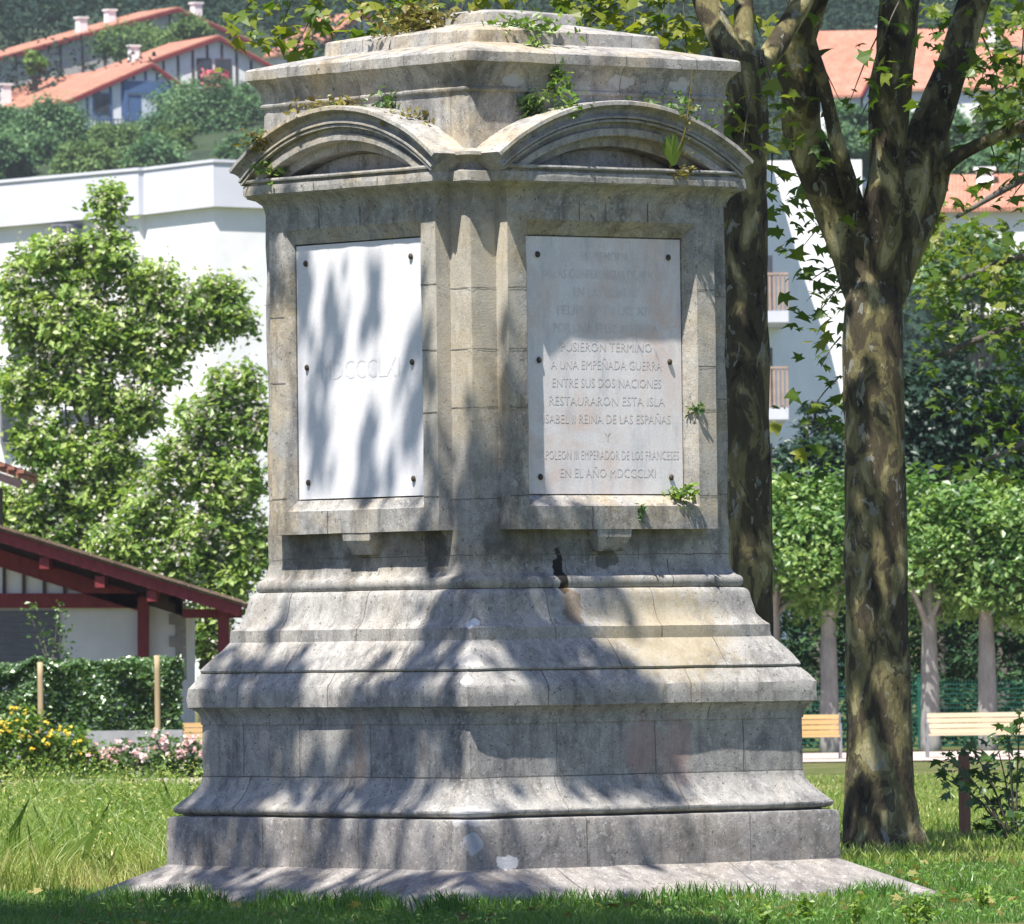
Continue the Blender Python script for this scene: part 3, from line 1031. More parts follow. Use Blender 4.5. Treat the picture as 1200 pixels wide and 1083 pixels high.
def text_mesh(body, size, face, cx, zc, width, off):
    cu = bpy.data.curves.new('lettering', 'FONT')
    cu.body = body
    cu.size = size
    cu.align_x = 'CENTER'
    cu.align_y = 'CENTER'
    cu.resolution_u = 2
    cu.space_line = 1.0
    ob = bpy.data.objects.new('lettering', cu)
    COL.objects.link(ob)
    dg = bpy.context.evaluated_depsgraph_get()
    ev = ob.evaluated_get(dg)
    me = ev.to_mesh()
    V = np.array([v.co[:] for v in me.vertices])
    fs = [tuple(p.vertices) for p in me.polygons]
    ev.to_mesh_clear()
    bpy.data.objects.remove(ob)
    bpy.data.curves.remove(cu)
    x0, x1 = V[:, 0].min(), V[:, 0].max()
    if width:
        V[:, 0] = (V[:, 0] - (x0 + x1) / 2) * width / (x1 - x0)
    W = np.stack([cx + V[:, 0], np.full(len(V), off), zc + V[:, 1]], 1)
    return W, fs


def bolt(face, t, z, pl):
    mb = MB()
    n = 10
    V, f = [], []
    for (r, o) in ((0.016, 0.000), (0.019, 0.004), (0.018, 0.012), (0.012, 0.018), (0.003, 0.020)):
        for k in range(n):
            a = 2 * math.pi * k / n
            V.append((t + r * math.cos(a), o + IPS[face] - 0.004, z + r * 1.15 * math.sin(a)))
    for i in range(4):
        for k in range(n):
            f.append((i * n + k, i * n + (k + 1) % n, (i + 1) * n + (k + 1) % n, (i + 1) * n + k))
    f.append(tuple(range(4 * n, 5 * n)))
    mb.add(map_face(face, V), f)
    return mb.build('bolt', M['bronze'], pl, 40, local=True)


PW, PB, PT = 0.685, 2.752, 4.482
for face in 'rl':
    mb = MB()
    pp = IPS[face] - 0.006
    q = [(-PW, pp, PB), (PW, pp, PB), (PW, pp, PT), (-PW, pp, PT)]
    patch(mb, face, *q, step=0.2, amp=0.0003)
    g0 = [(x, -0.01, z) for (x, _, z) in q]
    for k in range(4):
        n = (k + 1) % 4
        patch(mb, face, g0[k], g0[n], q[n], q[k], step=0.3, amp=0.0015)
    pl = mb.build('plaque', M['marble_r' if face == 'r' else 'marble_l'], mon, 38, local=True)
    pl['label'] = 'stained marble plaque with thirteen worn lines of Spanish lettering' if face == 'r' else 'bright white marble plaque with a faint Roman numeral date'
    for z in (4.36, 3.65, 2.865):
        for t in (-0.575, 0.575):
            bolt(face, t, z, pl)
    tm = MB()
    if face == 'r':
        lines = ['EN MEMORIA', 'DE LAS CONFERENCIAS DE MDCLIX', 'EN LAS CUALES', 'FELIPE IV Y LUIS XIV', 'POR UNA FELIZ ALIANZA', 'PUSIERON TERMINO', 'A UNA EMPEÑADA GUERRA', 'ENTRE SUS DOS NACIONES', 'RESTAURARON ESTA ISLA', 'ISABEL II REINA DE LAS ESPAÑAS', 'Y', 'NAPOLEON III EMPERADOR DE LOS FRANCESES', 'EN EL AÑO MDCCCLXI']
        wid = [0.42, 1.10, 0.56, 0.85, 0.92, 0.80, 0.98, 0.96, 1.02, 1.12, 0.0, 1.26, 0.84]
        for i, (ln, w) in enumerate(zip(lines, wid)):
            V, fs = text_mesh(ln, 0.088, 'r', 0.02, 4.352 - i * 0.1215, w, IPS[face] - 0.0040)
            tm.add(dispV(map_face('r', V), 0.0), fs)
        tm.build('lettering', M['letter_r'], pl, local=True)
    else:
        V, fs = text_mesh('MDCCCLXI', 0.19, 'l', 0.0, 3.62, 0.86, IPS[face] - 0.0042)
        tm.add(map_face('l', V), fs)
        tm.build('lettering', M['letter_l'], pl, local=True)


# ------------------------------------------------------------------ plants growing on the monument
def mon_world(p):
    c, s = math.cos(RA), math.sin(RA)
    return np.array((MX + p[0] * c - p[1] * s, MY + p[0] * s + p[1] * c, p[2]))


def mpt(face, t, o, z):
    return mon_world(map_face(face, [(t, o, z)])[0])


def sprig(name, label, base, n, spread, leaf, mat, height=0.1, droop=0.0, group='weeds growing on the monument', flat=0.6, cat='plant'):
    base = np.asarray(base, float)
    t = thing(name, label, cat, base, 0, group)
    mb = MB()
    P = base + rng.normal(size=(n, 3)) * np.array((spread, spread * 0.5, spread * flat)) + np.array((0, 0, height * 0.5))
    P[:, 2] -= droop * rng.uniform(0, 1, n)
    leaves(mb, P, leaf, 0.3, rng.uniform(0, 1, n))
    mb.build('foliage', M[mat], t)
    sb = MB()
    for i in range(min(6, n)):
        sb.tube([base, (base + P[i]) / 2 + np.array((0, -.01, .01)), P[i]], [0.005, 0.004, 0.002], 5, 0, 2)
    sb.build('stem', M['lf_shrub'], t)
    return t


sprig('heather_bush', 'bushy brown-green shrub sprouting on the top of the monument', mon_world((-0.62, 0.02, 5.93)), 420, 0.15, 0.055, 'lf_dry', 0.12, 0, flat=0.55, cat='shrub')
sprig('heather_bush', 'small dark green tuft at the left end of the monument top', mon_world((-0.52, 0.28, 5.93)), 260, 0.10, 0.05, 'lf_shrub', 0.10, 0, flat=0.55, cat='shrub')
sprig('ivy_patch', 'bright green creeper hanging over the front step of the monument top', mon_world((-0.36, -0.74, 5.93)), 190, 0.17, 0.055, 'lf_bright', 0.05, 0.08, flat=0.22)
sprig('ivy_patch', 'trailing sprig over the edge of the top cornice, right of the corner', mon_world((-0.42, -1.0, 5.78)), 45, 0.05, 0.045, 'lf_bright', 0.06, 0.10)
sprig('dry_grass_tuft', 'yellow dry tuft between the left arch and the frieze', mpt('l', 0.62, 0.12, 5.22), 120, 0.085, 0.05, 'lf_dry', 0.10, 0.02)
sprig('dry_grass_tuft', 'thin dry creeper along the top of the left arch', mpt('l', -0.2, 0.06, 5.42), 150, 0.16, 0.045, 'lf_dry', 0.02, 0.02, flat=0.22)
sprig('fern', 'green fern under the left cornice beside the corner', mpt('l', 0.30, 0.05, 5.43), 70, 0.06, 0.05, 'lf_shrub', 0.04, 0.08)
sprig('fern', 'fern hanging below the cornice above the left end of the right arch', mpt('r', -0.62, 0.06, 5.43), 110, 0.07, 0.055, 'lf_shrub', 0.02, 0.16)
sprig('fern', 'tall fern frond in front of the right cornice', mpt('r', -0.42, 0.08, 5.52), 80, 0.04, 0.05, 'lf_bright', 0.14, 0.08, flat=1.4)
sprig('weed', 'yellowish weed on the left shoulder of the right arch', mpt('r', -0.45, 0.24, 5.35), 90, 0.07, 0.045, 'lf_bright', 0.03, 0.03)
sprig('weed', 'row of small weeds on the right shoulder of the right arch', mpt('r', 0.48, 0.2, 5.36), 170, 0.15, 0.045, 'lf_shrub', 0.03, 0.05, flat=0.35)
sprig('weed', 'green weed at the left end of the left tympanum', mpt('l', -0.72, 0.22, 4.99), 70, 0.06, 0.05, 'lf_bright', 0.05, 0.02)
sprig('weed', 'small weed on the left shoulder of the left arch', mpt('l', -0.78, 0.30, 5.22), 60, 0.06, 0.05, 'lf_dry', 0.02, 0.05)
sprig('weed', 'yellow-green weed at the right end of the right sill', mpt('r', 0.60, 0.10, 2.72), 85, 0.05, 0.05, 'lf_bright', 0.07, 0.02)
sprig('weed', 'dark moss tuft hanging on the middle of the right sill', mpt('r', 0.22, 0.125, 2.66), 50, 0.02, 0.035, 'lf_hedge', 0.01, 0.08, flat=1.0)
sprig('weed', 'tiny weed in a joint of the right frame', mpt('r', 0.735, 0.11, 3.33), 35, 0.035, 0.04, 'lf_shrub', 0.02, 0.02)

t = thing('flower_stalk', 'tall dry flower stalk rising from a leafy rosette in the right tympanum', 'plant', mpt('r', 0.44, 0.20, 4.96), 0, 'weeds growing on the monument')
sb = MB()
sb.tube([mpt('r', 0.44, 0.22, 4.96), mpt('r', 0.46, 0.36, 5.2), mpt('r', 0.50, 0.40, 5.62)], [0.008, 0.007, 0.003], 6, 0, 5)
sb.build('stem', M['lf_dry'], t)
mb = MB()
for k in range(16):
    a = rng.uniform(-1.1, 1.1)
    b0 = mpt('r', 0.44, 0.26, 4.97)
    d = np.array((math.sin(a) * 0.10, -0.05, 0.10 + 0.10 * math.cos(a)))
    sidev = np.array((0.014, 0, 0.004))
    mb.add([b0 - sidev, b0 + sidev, b0 + d * 0.6 + sidev, b0 + d * 1.1, b0 + d * 0.6 - sidev], [(0, 1, 2, 3, 4)], rng.uniform(0.2, 1))
mb.build('rosette', M['lf_bright'], t)
mb = MB()
leaves(mb, mpt('r', 0.47, 0.40, 5.3) + rng.normal(size=(30, 3)) * np.array((0.022, 0.02, 0.10)), 0.035, 0.3)
leaves(mb, mpt('r', 0.50, 0.28, 4.93) + rng.normal(size=(30, 3)) * np.array((0.06, 0.02, 0.02)), 0.05, 0.3)
mb.build('dry_leaves', M['lf_dry'], t)


# ------------------------------------------------------------------ plane tree on the right
def star_spray(mb, tw, start, end, n, leaf, sag=0.12, tone_mu=0.5, spread=0.20):
    start = np.asarray(start, float)
    end = np.asarray(end, float)
    mid = (start + end) / 2 + np.array((0, 0, sag * np.linalg.norm(end - start)))
    u = rng.uniform(0.15, 1.05, n)[:, None]
    P = (1 - u) ** 2 * start + 2 * u * (1 - u) * mid + u * u * end
    P = P + rng.normal(size=(n, 3)) * np.array((spread, spread, spread * 0.9)) - np.array((0, 0, spread * 0.5))
    leaves(mb, P, leaf, 0.55, rng.normal(tone_mu, 0.24, n), np.repeat(np.array([[0, -0.35, 0]]), n, 0), 'star')
    tw.tube([start, mid, end], [0.008, 0.006, 0.003], 5, 0, 5)


YA = 70.0
P70 = lambda x, y, dy=0.0: Pt(x, y, YA + dy)
k70 = YA / F
tree = thing('plane_tree', 'large mottled plane tree with spreading bare limbs, right of the monument', 'tree', (Pt(1034, 1000, YA)[0], YA, 0), 0, 'plane trees around the monument')
tb = MB()
tb.tube([P70(1040, 1016), P70(1038, 996), P70(1034, 965), P70(1031, 915), P70(1029, 820), P70(1027, 700), P70(1026, 560), P70(1024, 450), P70(1023, 370), P70(1026, 318, .08), P70(1030, 285, .12)],
        np.array([60, 54, 46, 40.5, 38, 37, 36, 35.5, 35, 30, 14]) * k70, 26, 0.07, 7, 1.0,
        lambda q, a: (0.28 * max(0, 1 - q * 9) * (math.sin(a * 5 + 1) * 0.5 + 0.3)))
LM = [
    ([(1022, 380, .05), (1004, 320, .05), (983, 258, .1), (962, 205, 0), (942, 160, -.1), (938, 105, -.3), (932, 60, -.4), (946, 5, -.6), (972, -90, -.9), (960, -300, -1.5)], [22, 27, 29, 28, 27, 27, 26, 26, 22, 10]),
    ([(1022, 330, .05), (1004, 250, -.15), (987, 190, -.4), (974, 140, -.5), (964, 95, -.6), (948, 40, -.7), (930, -60, -.8)], [16, 14, 11.5, 9.5, 9, 8, 5]),
    ([(1027, 385, .05), (1032, 310, -.02), (1036, 245, -.12), (1041, 180, -.2), (1047, 95, -.2), (1053, 15, -.2), (1060, -90, 0), (1050, -380, .4)], [24, 29, 28, 23, 26, 27, 24, 10]),
    ([(1022, 300, .3), (1034, 200, .35), (1030, 110, .4), (1044, 20, .5), (1020, -120, .8)], [22, 18, 15, 14, 9]),
    ([(1028, 390, .1), (1040, 320, .1), (1058, 250, .1), (1080, 175, .2), (1104, 110, .3), (1126, 50, .4), (1142, 0, .5), (1180, -110, .8), (1260, -330, 1.2)], [24, 29, 31, 28, 25, 23, 22, 19, 9]),
    ([(1030, 400, .1), (1047, 345, .1), (1066, 290, .12), (1088, 238, .2), (1101, 195, .3), (1100, 150, .35), (1108, 110, .4)], [14, 17, 18, 17, 14, 13, 11]),
    ([(1094, 212, .2), (1118, 186, .1), (1150, 168, 0), (1200, 147, -.2), (1270, 118, -.5), (1400, 60, -.8)], [12, 9.5, 8.5, 8, 6.5, 4]),
]
for i, (pp, rr) in enumerate(LM):
    tb.tube([P70(*q) for q in pp], np.array(rr) * k70 * (0.86 if i != 5 else 1), 14, 0.10, 5, 3.0 + i)
tb.build('trunk', M['bark'], tree, 180)
fb, tw = MB(), MB()
# hanging sprays inside the picture
for (x0, y0, x1, y1, n, dd) in [
    (1000, 215, 920, 235, 30, 1.2), (990, 240, 940, 290, 34, 1.0), (985, 310, 948, 330, 24, .8), (990, 330, 955, 375, 28, .6), (985, 395, 962, 430, 16, .6),
    (985, 440, 945, 490, 26, .9), (985, 490, 935, 520, 22, .7), (905, 180, 904, 225, 9, .9),
    (940, 40, 985, 120, 16, -.6), (1040, 20, 992, 130, 18, -.4), (1060, -10, 1030, 60, 14, -.8), (1030, 100, 1000, 155, 9, -.4),
    (1150, 40, 1175, 110, 22, .1), (1200, 60, 1160, 90, 24, -.2), (1200, 30, 1195, 120, 18, -.4), (1180, 100, 1140, 140, 10, .2), (1160, 165, 1170, 205, 12, 0), (1200, 150, 1190, 225, 20, -.2),
    (1110, 200, 1095, 265, 16, .4), (1140, 0, 1120, 30, 12, .2), (1215, 200, 1180, 240, 12, .1)]:
    star_spray(fb, tw, P70(x0, y0, dd), P70(x1, y1, dd + rng.uniform(-.3, .3)), n, 0.135, 0.06, 0.45)
# the crown above
C1 = np.array((Pt(1040, 0, YA)[0], YA, 0))
for (dx, dy, z, rx, rz_, nc) in [(-1.8, -0.3, 9.2, 2.0, 1.3, 44), (1.6, 0.2, 9.5, 2.4, 1.5, 50), (0.2, 1.2, 10.8, 2.4, 1.5, 46), (0.1, -0.8, 10.6, 1.7, 1.3, 40), (3.4, 0.6, 8.4, 1.6, 1.0, 22), (-2.3, -2.9, 8.9, 0.7, 0.8, 14), (-1.2, -1.7, 11.0, 1.2, 0.9, 34)]:
    Pc, tc, oc, cc = crown_points(C1 + np.array((dx, dy, z)), (rx, rx, rz_), nc, 34, 0.34, 0.35, 0.7)
    leaves(fb, Pc, 0.19, 0.5, tc, oc, 'diamond', 0.9)
fb.build('crown', M['lf_plane'], tree)
tw.build('twigs', M['bark2'], tree, 180)

# plane tree right behind the monument
YB = 66.0
kb = YB / F
P66 = lambda x, y, dy=0.0: Pt(x, y, YB + dy)
tree2 = thing('plane_tree', 'tall mottled plane tree standing close behind the monument, partly hidden by it', 'tree', (Pt(872, 980, YB)[0], YB, 0), 0, 'plane trees around the monument')
tb = MB()
tb.tube([P66(866, 1032), P66(866, 980), P66(868, 900), P66(872, 720), P66(872, 560), P66(871, 420), P66(871, 300), P66(873, 190), P66(874, 110), P66(870, 62)],
        np.array([52, 44, 37, 34, 31.5, 30, 28, 26, 25, 25]) * kb, 22, 0.08, 6, 7.0)
for i, (pp, rr) in enumerate([
    ([(872, 120, 0), (858, 70, 0), (840, 30, .1), (824, -10, .2), (806, -120, .5), (760, -300, .8)], [20, 19, 17, 16, 13, 7]),
    ([(876, 130, 0), (888, 85, .1), (904, 62, .2), (924, 30, .3), (950, -20, .4), (1000, -160, .5)], [17, 16, 14, 13, 12, 7]),
    ([(870, 90, .1), (872, 30, .3), (868, -60, .6), (850, -240, 1.0)], [14, 12, 10, 6]),
    ([(824, -10, .2), (770, -40, .5), (680, -40, 1.0), (560, -70, 1.4), (420, -40, 1.8), (330, -30, 2.2)], [8, 7, 6, 5, 4, 3])]):
    tb.tube([P66(*q) for q in pp], np.array(rr) * kb, 12, 0.10, 5, 11.0 + i)
tb.build('trunk', M['bark'], tree2, 180)
fb, tw = MB(), MB()
for (x0, y0, x1, y1, n, dd) in [
    (330, -30, 275, 25, 26, 2.0), (360, -30, 325, 40, 26, 2.0), (400, -35, 345, 60, 30, 2.1), (420, -40, 425, 45, 30, 1.9), (450, -50, 470, 20, 30, 1.7), (500, -50, 500, 5, 22, 1.5), (560, -60, 540, 15, 26, 1.5),
    (640, -40, 650, 12, 26, 1.2), (690, -40, 705, 22, 40, 1.1), (740, -40, 745, 45, 44, .9), (780, -20, 775, 62, 40, .7), (800, -10, 805, 70, 26, .8), (730, 0, 690, 30, 24, 1.0), (600, -50, 600, 0, 20, 1.2),
    (862, 60, 850, 130, 10, -.4), (880, 110, 868, 190, 14, -.45), (890, 60, 905, 100, 10, -.4), (900, 130, 900, 190, 10, .3), (875, 0, 890, 40, 14, .6)]:
    star_spray(fb, tw, P66(x0, y0, dd), P66(x1, y1, dd + rng.uniform(-.3, .3)), n, 0.14, 0.05, 0.78, 0.13)
C2 = np.array((Pt(870, 0, YB)[0], YB, 0))
for (dx, dy, z, rx, rz_, nc) in [(-1.6, 3.4, 9.8, 1.4, 1.2, 26), (-0.9, 3.0, 10.4, 1.5, 1.3, 34), (1.0, -1.2, 9.0, 1.2, 0.8, 16), (-1.3, -2.7, 9.0, 1.1, 0.9, 15), (-0.6, -1.7, 8.2, 0.8, 0.6, 14)]:
    Pc, tc, oc, cc = crown_points(C2 + np.array((dx, dy, z)), (rx, rx, rz_), nc, 34, 0.34, 0.35, 0.7)
    leaves(fb, Pc, 0.19, 0.5, tc, oc, 'diamond', 0.9)
fb.build('crown', M['lf_plane'], tree2)
tw.build('twigs', M['bark2'], tree2, 180)

# plane tree behind, its trunk beyond the right edge; thin dark boughs reach into the picture
YD = 108.0
P108 = lambda x, y, dy=0.0: Pt(x, y, YD + dy)
tree3 = thing('plane_tree', 'plane tree beyond the right edge whose leafy boughs fill the right side', 'tree', (Pt(1330, 900, YD)[0], YD, -0.2), 0, 'plane trees around the monument')
tb = MB()
tb.tube([P108(1330, 945), P108(1326, 700), P108(1320, 450), P108(1330, 200), P108(1350, -50)], np.array([34, 26, 23, 20, 10]) * YD / F, 12, 0.08, 5, 20)
for pp in ([(1322, 420), (1260, 300), (1190, 302), (1150, 318), (1100, 336)], [(1322, 480), (1250, 380), (1180, 388), (1130, 404), (1085, 425)], [(1322, 560), (1260, 470), (1200, 520), (1150, 540)], [(1330, 250), (1260, 180), (1190, 215), (1120, 255)], [(1338, 140), (1260, 85), (1200, 60), (1140, 50)], [(1332, 240), (1265, 160), (1215, 150), (1180, 140)]):
    tb.tube([P108(*q) for q in pp], np.linspace(9, 2.2, len(pp)) * YD / F, 7, 0.1, 5)
tb.build('trunk', M['bark2'], tree3, 180)
fb = MB()
for (x, y, rx, ry, n) in [(1105, 285, 50, 35, 90), (1160, 290, 50, 40, 110), (1185, 340, 40, 45, 110), (1110, 345, 45, 35, 90), (1150, 385, 50, 28, 90), (1090, 410, 25, 40, 50), (1190, 430, 30, 45, 90), (1165, 470, 35, 25, 45), (1150, 530, 55, 20, 60), (1185, 500, 30, 40, 70), (1110, 470, 30, 20, 24), (1085, 300, 20, 40, 40), (1240, 300, 60, 150, 200), (1182, 18, 42, 30, 80), (1188, 85, 34, 34, 60), (1148, 60, 26, 34, 40), (1192, 150, 26, 34, 50), (1100, 20, 22, 24, 24), (1165, 118, 26, 16, 26), (1170, 560, 40, 15, 40)]:
    c = P108(x, y)
    P = np.stack([P108(x + rng.normal() * rx * 0.55, y + rng.normal() * ry * 0.55, rng.normal() * 0.8) for _ in range(int(n * (1.25 if y < 400 else 0.55)))])
    n = len(P)
    leaves(fb, P, 0.15, 0.5, rng.normal(0.5 if y < 370 else 0.22, 0.24, n), np.repeat(np.array([[0, -0.35, 0]]), n, 0), 'star')  # lower boughs toned darker, shade put into the leaf colour
fb.build('crown', M['lf_plane'], tree3)

# ------------------------------------------------------------------ the tree before the monument (out of frame, above left) that dapples it
tree4 = thing('plane_tree', 'plane tree left of the camera line whose crown dapples the monument with shade', 'tree', (-6.6, 50.5, 0), 0, 'plane trees around the monument')
tb = MB()
fork4 = np.array((-6.3, 50.9, 8.0))
tb.tube([(-6.6, 50.5, -0.2), (-6.55, 50.5, 2.5), (-6.45, 50.7, 4.8), fork4], [0.42, 0.32, 0.28, 0.27], 12, 0.08, 4, 30)


def shade_centres():
    cs = []
    # (w1, w2) = where a sunbeam meets the plane z = 0; each entry is a leafy bough placed up that beam
    for _ in range(5000):
        w1 = rng.uniform(-4.2, 1.7)
        w2 = rng.uniform(51.0, 59.6)
        lim1 = 0.95 + 0.35 * math.sin(w2 * 2.3) - 0.5 * max(0, 55.3 - w2) * 0.0
        lim2 = 58.05 + 0.25 * math.sin(w1 * 4.0) + 1.35 * float(sstep(1.25, 1.6, -w1))
        if w1 > lim1 or w2 > lim2:
            continue
        nz = noise.noise(Vector((w1 * 1.5, w2 * 1.1, 4.0)))
        if nz < -0.10 and w2 > 55.6:
            continue
        h = rng.uniform(10.5, 14.5)
        cs.append((w1, w2, h))
        if len(cs) > 720:
            break
    extra = []

    def beam(px, py, plane):
        a, b = Pt(px, py, 50.0), Pt(px, py, 60.0)
        c, s_ = math.cos(RA), math.sin(RA)
        f = (lambda p: (p[0] - MX) * c + (p[1] - MY) * s_) if plane == 'l' else (lambda p: -(p[0] - MX) * s_ + (p[1] - MY) * c)
        u = (-1.19 - f(a)) / (f(b) - f(a))
        p = a + (b - a) * u
        extra.append((p[0] + SX * p[2], p[1] + SY * p[2], rng.uniform(12.0, 13.5)))
    for q in ((354, 300), (356, 325), (355, 350), (352, 372), (392, 345), (393, 370), (391, 395), (384, 425), (374, 450), (366, 480), (368, 510), (373, 540), (369, 565), (438, 325), (438, 350), (440, 372),
              (491, 380), (487, 410), (484, 440), (481, 470), (484, 500), (487, 530), (488, 560), (437, 500), (431, 525), (428, 552), (440, 572), (455, 560), (500, 420), (505, 460), (510, 520), (515, 560), (505, 590),
              (320, 330), (322, 350)):
        beam(*q, 'l')
    for q in ((556, 500), (560, 530), (566, 590), (556, 630), (560, 670), (600, 450), (606, 480), (600, 520), (596, 560), (604, 590), (620, 640), (700, 690), (690, 720), (735, 740)):
        beam(*q, 'r')
    return np.array(cs), np.array(extra)


cs, ex = shade_centres()
fb = MB()
allc = []
for (w1, w2, h) in np.concatenate([cs, ex]):
    allc.append((w1 - SX * h, w2 - SY * h, h))
allc = np.array(allc)
per, nb_ = 17, len(cs)
P = np.repeat(allc[:nb_], per, 0) + rng.normal(size=(nb_ * per, 3)) * 0.15
leaves(fb, P, 0.15, 0.6, rng.normal(0.5, 0.2, len(P)), None, 'diamond', 0.9)
P = np.repeat(allc[nb_:], 7, 0) + rng.normal(size=((len(allc) - nb_) * 7, 3)) * np.array((0.05, 0.06, 0.05))
leaves(fb, P, 0.12, 0.6, rng.normal(0.5, 0.2, len(P)), None, 'diamond', 0.9)
for (c, rad, nc) in (((-6.6, 48.5, 12.5), (2.6, 2.6, 1.8), 60), ((-7.5, 51.0, 11.2), (2.0, 2.0, 1.4), 40), ((-5.9, 49.0, 14.5), (2.2, 2.4, 1.2), 40)):
    Pc, tc, oc, _ = crown_points(c, rad, nc, 30, 0.34, 0.3, 0.7)
    leaves(fb, Pc, 0.19, 0.5, tc, oc, 'diamond', 0.9)
fb.build('crown', M['lf_plane'], tree4)
for i in range(0, len(allc), 38):
    e = allc[i]
    m_ = fork4 * 0.5 + e * 0.5 + np.array((0, 0, 0.5))
    tb.tube([fork4 - np.array((0, 0, .2)), m_, e], [0.10, 0.05, 0.012], 6, 0.1, 4)
tb.build('trunk', M['bark'], tree4, 180)


# ------------------------------------------------------------------ grass
def blades(mb, X, Y, h, w, lean=0.35, tone=None):
    N = len(X)
    Z = zg(X, Y)
    a = rng.uniform(0, 2 * math.pi, N)
    hh = h * rng.uniform(0.55, 1.35, N)
    dx, dy = np.cos(a), np.sin(a)
    la = rng.uniform(0, 2 * math.pi, N)
    ln = hh * lean * rng.uniform(0.1, 1.0, N)
    B = np.stack([X, Y, Z - 0.01], 1)
    S = np.stack([dx, dy * 0.4, np.zeros(N)], 1) * (w * rng.uniform(0.7, 1.3, N))[:, None] * 0.5
    Mi = B + np.stack([np.cos(la) * ln * 0.35, np.sin(la) * ln * 0.35, hh * 0.6], 1)
    Tp = B + np.stack([np.cos(la) * ln, np.sin(la) * ln, hh], 1)
    V = np.stack([B - S, B + S, Mi + S * 0.7, Tp, Mi - S * 0.7], 1).reshape(-1, 3)
    if tone is None:
        tone = rng.normal(0.5, 0.2, N)
    mb.add(V, np.arange(N * 5).reshape(N, 5), np.repeat(np.clip(tone, 0, 1), 5))


def in_mon(X, Y, a):
    c, s = math.cos(-RA), math.sin(-RA)
    x, y = X - MX, Y - MY
    return (np.abs(x * c - y * s) < a) & (np.abs(x * s + y * c) < a)


def patchy(X, Y, f, seed):
    return np.array([noise.noise(Vector((x * f, y * f, seed))) for x, y in zip(X, Y)])


mb = MB()
N = 76000
X = rng.uniform(-4.6, 4.9, N)
Y = 52.2 + 18.0 * rng.uniform(0, 1, N) ** 1.35
k = ~in_mon(X, Y, 2.12)
X, Y = X[k], Y[k]
pz = patchy(X, Y, 0.9, 2.0)
blades(mb, X, Y, 0.062 * (1 + 0.7 * pz), 0.008, 1.0, np.clip(0.5 + 0.45 * pz + rng.normal(0, 0.18, len(X)), 0, 1))
# longer tufts against the edge of the slab
N = 5200
tt = rng.uniform(-2.3, 2.3, N)
off = 2.12 + np.abs(rng.normal(0, 0.10, N))
sel = rng.uniform(0, 1, N) < 0.5
lx = np.where(sel, tt, -off)
ly = np.where(sel, -off, tt)
c, s = math.cos(RA), math.sin(RA)
X, Y = MX + lx * c - ly * s, MY + lx * s + ly * c
pz = patchy(X, Y, 1.6, 8.0)
k = pz > -0.15
blades(mb, X[k], Y[k], 0.115 * (1 + 0.7 * pz[k]), 0.011, 0.7)
X = rng.uniform(-4.4, 4.8, 9000)
Y = 52.4 + 14.0 * rng.uniform(0, 1, 9000) ** 1.3
k = ~in_mon(X, Y, 2.12) & (patchy(X, Y, 0.7, 31.0) > 0.05)
leaves(mb, np.stack([X[k], Y[k], rng.uniform(0.03, 0.075, k.sum())], 1), 0.03, 1.2, rng.uniform(0.4, 1, k.sum()), aspect=0.95)
tag(mb.build('lawn_grass', M['lawn']), 'short green lawn around the foot of the monument', 'grass', None, 'stuff')

mb = MB()
X = rng.uniform(-4.2, 4.6, 420)
Y = 52.6 + 15.0 * rng.uniform(0, 1, 420) ** 1.2
k = ~in_mon(X, Y, 2.12)
leaves(mb, np.stack([X[k], Y[k], rng.uniform(0.03, 0.06, k.sum())], 1), 0.075, 1.0, None, None, 'star')
tag(mb.build('fallen_leaves', M['lf_dry']), 'dry fallen plane leaves scattered on the lawn', 'leaves', None, 'stuff')
mb = MB()
N = 90000
Y = 66 + 66 * rng.uniform(0, 1, N) ** 1.5
X = rng.uniform(-1, 1, N) * (0.064 * Y + 0.4)
pz = patchy(X, Y, 0.45, 5.0)
blades(mb, X, Y, 0.10 * (1 + 0.8 * pz) * (1 - 0.45 * sstep(85, 115, Y)), 0.020, 0.9, np.clip(0.55 - 0.5 * pz + rng.normal(0, 0.2, N), 0, 1))
tag(mb.build('meadow_grass', M['meadow']), 'sunlit yellow-green meadow grass behind the monument', 'grass', None, 'stuff')

mb = MB()
N = 88000
Y = 61 + 62 * rng.uniform(0, 1, N) ** 1.3
X = -0.0645 * Y + (0.0645 * Y - 1.9) * rng.uniform(0, 1, N)
pz = patchy(X, Y, 0.8, 15.0)
pz2 = patchy(X, Y, 2.3, 44.0)
k = (pz > -0.30) & (X < -1.9) & ~in_mon(X, Y, 2.15)
hw = 0.33 * np.clip(1 + 1.0 * pz + 0.7 * pz2, 0.3, 1.5) * (1 - 0.75 * sstep(78, 112, Y))
blades(mb, X[k], Y[k], hw[k] * 1.05, 0.0075, 1.2, np.clip(0.55 - 0.8 * pz[k] - 0.6 * pz2[k] + rng.normal(0, 0.22, k.sum()), 0, 1))
nc_ = 420
cy = 62 + 50 * rng.uniform(0, 1, nc_) ** 1.3
cx = -0.064 * cy + (0.064 * cy - 2.0) * rng.uniform(0, 1, nc_)
ok = ~in_mon(cx, cy, 2.3)
cx, cy = cx[ok], cy[ok]
ch = rng.uniform(0.2, 0.75, len(cx)) * (1 - 0.7 * sstep(80, 110, cy))
ct_ = rng.uniform(0.1, 0.85, len(cx))
i = rng.integers(0, len(cx), 26000)
u = rng.uniform(0.05, 1, 26000)
Xl, Yl = cx[i] + rng.normal(0, .11, 26000) * (1.2 - 0.6 * u), cy[i] + rng.normal(0, .14, 26000)
Pl = np.stack([Xl, Yl, zg(Xl, Yl) + ch[i] * u], 1)
leaves(mb, Pl, 0.042, 0.3, np.clip(ct_[i] + rng.normal(0, 0.15, 26000), 0, 1), None, 'diamond', 0.45)
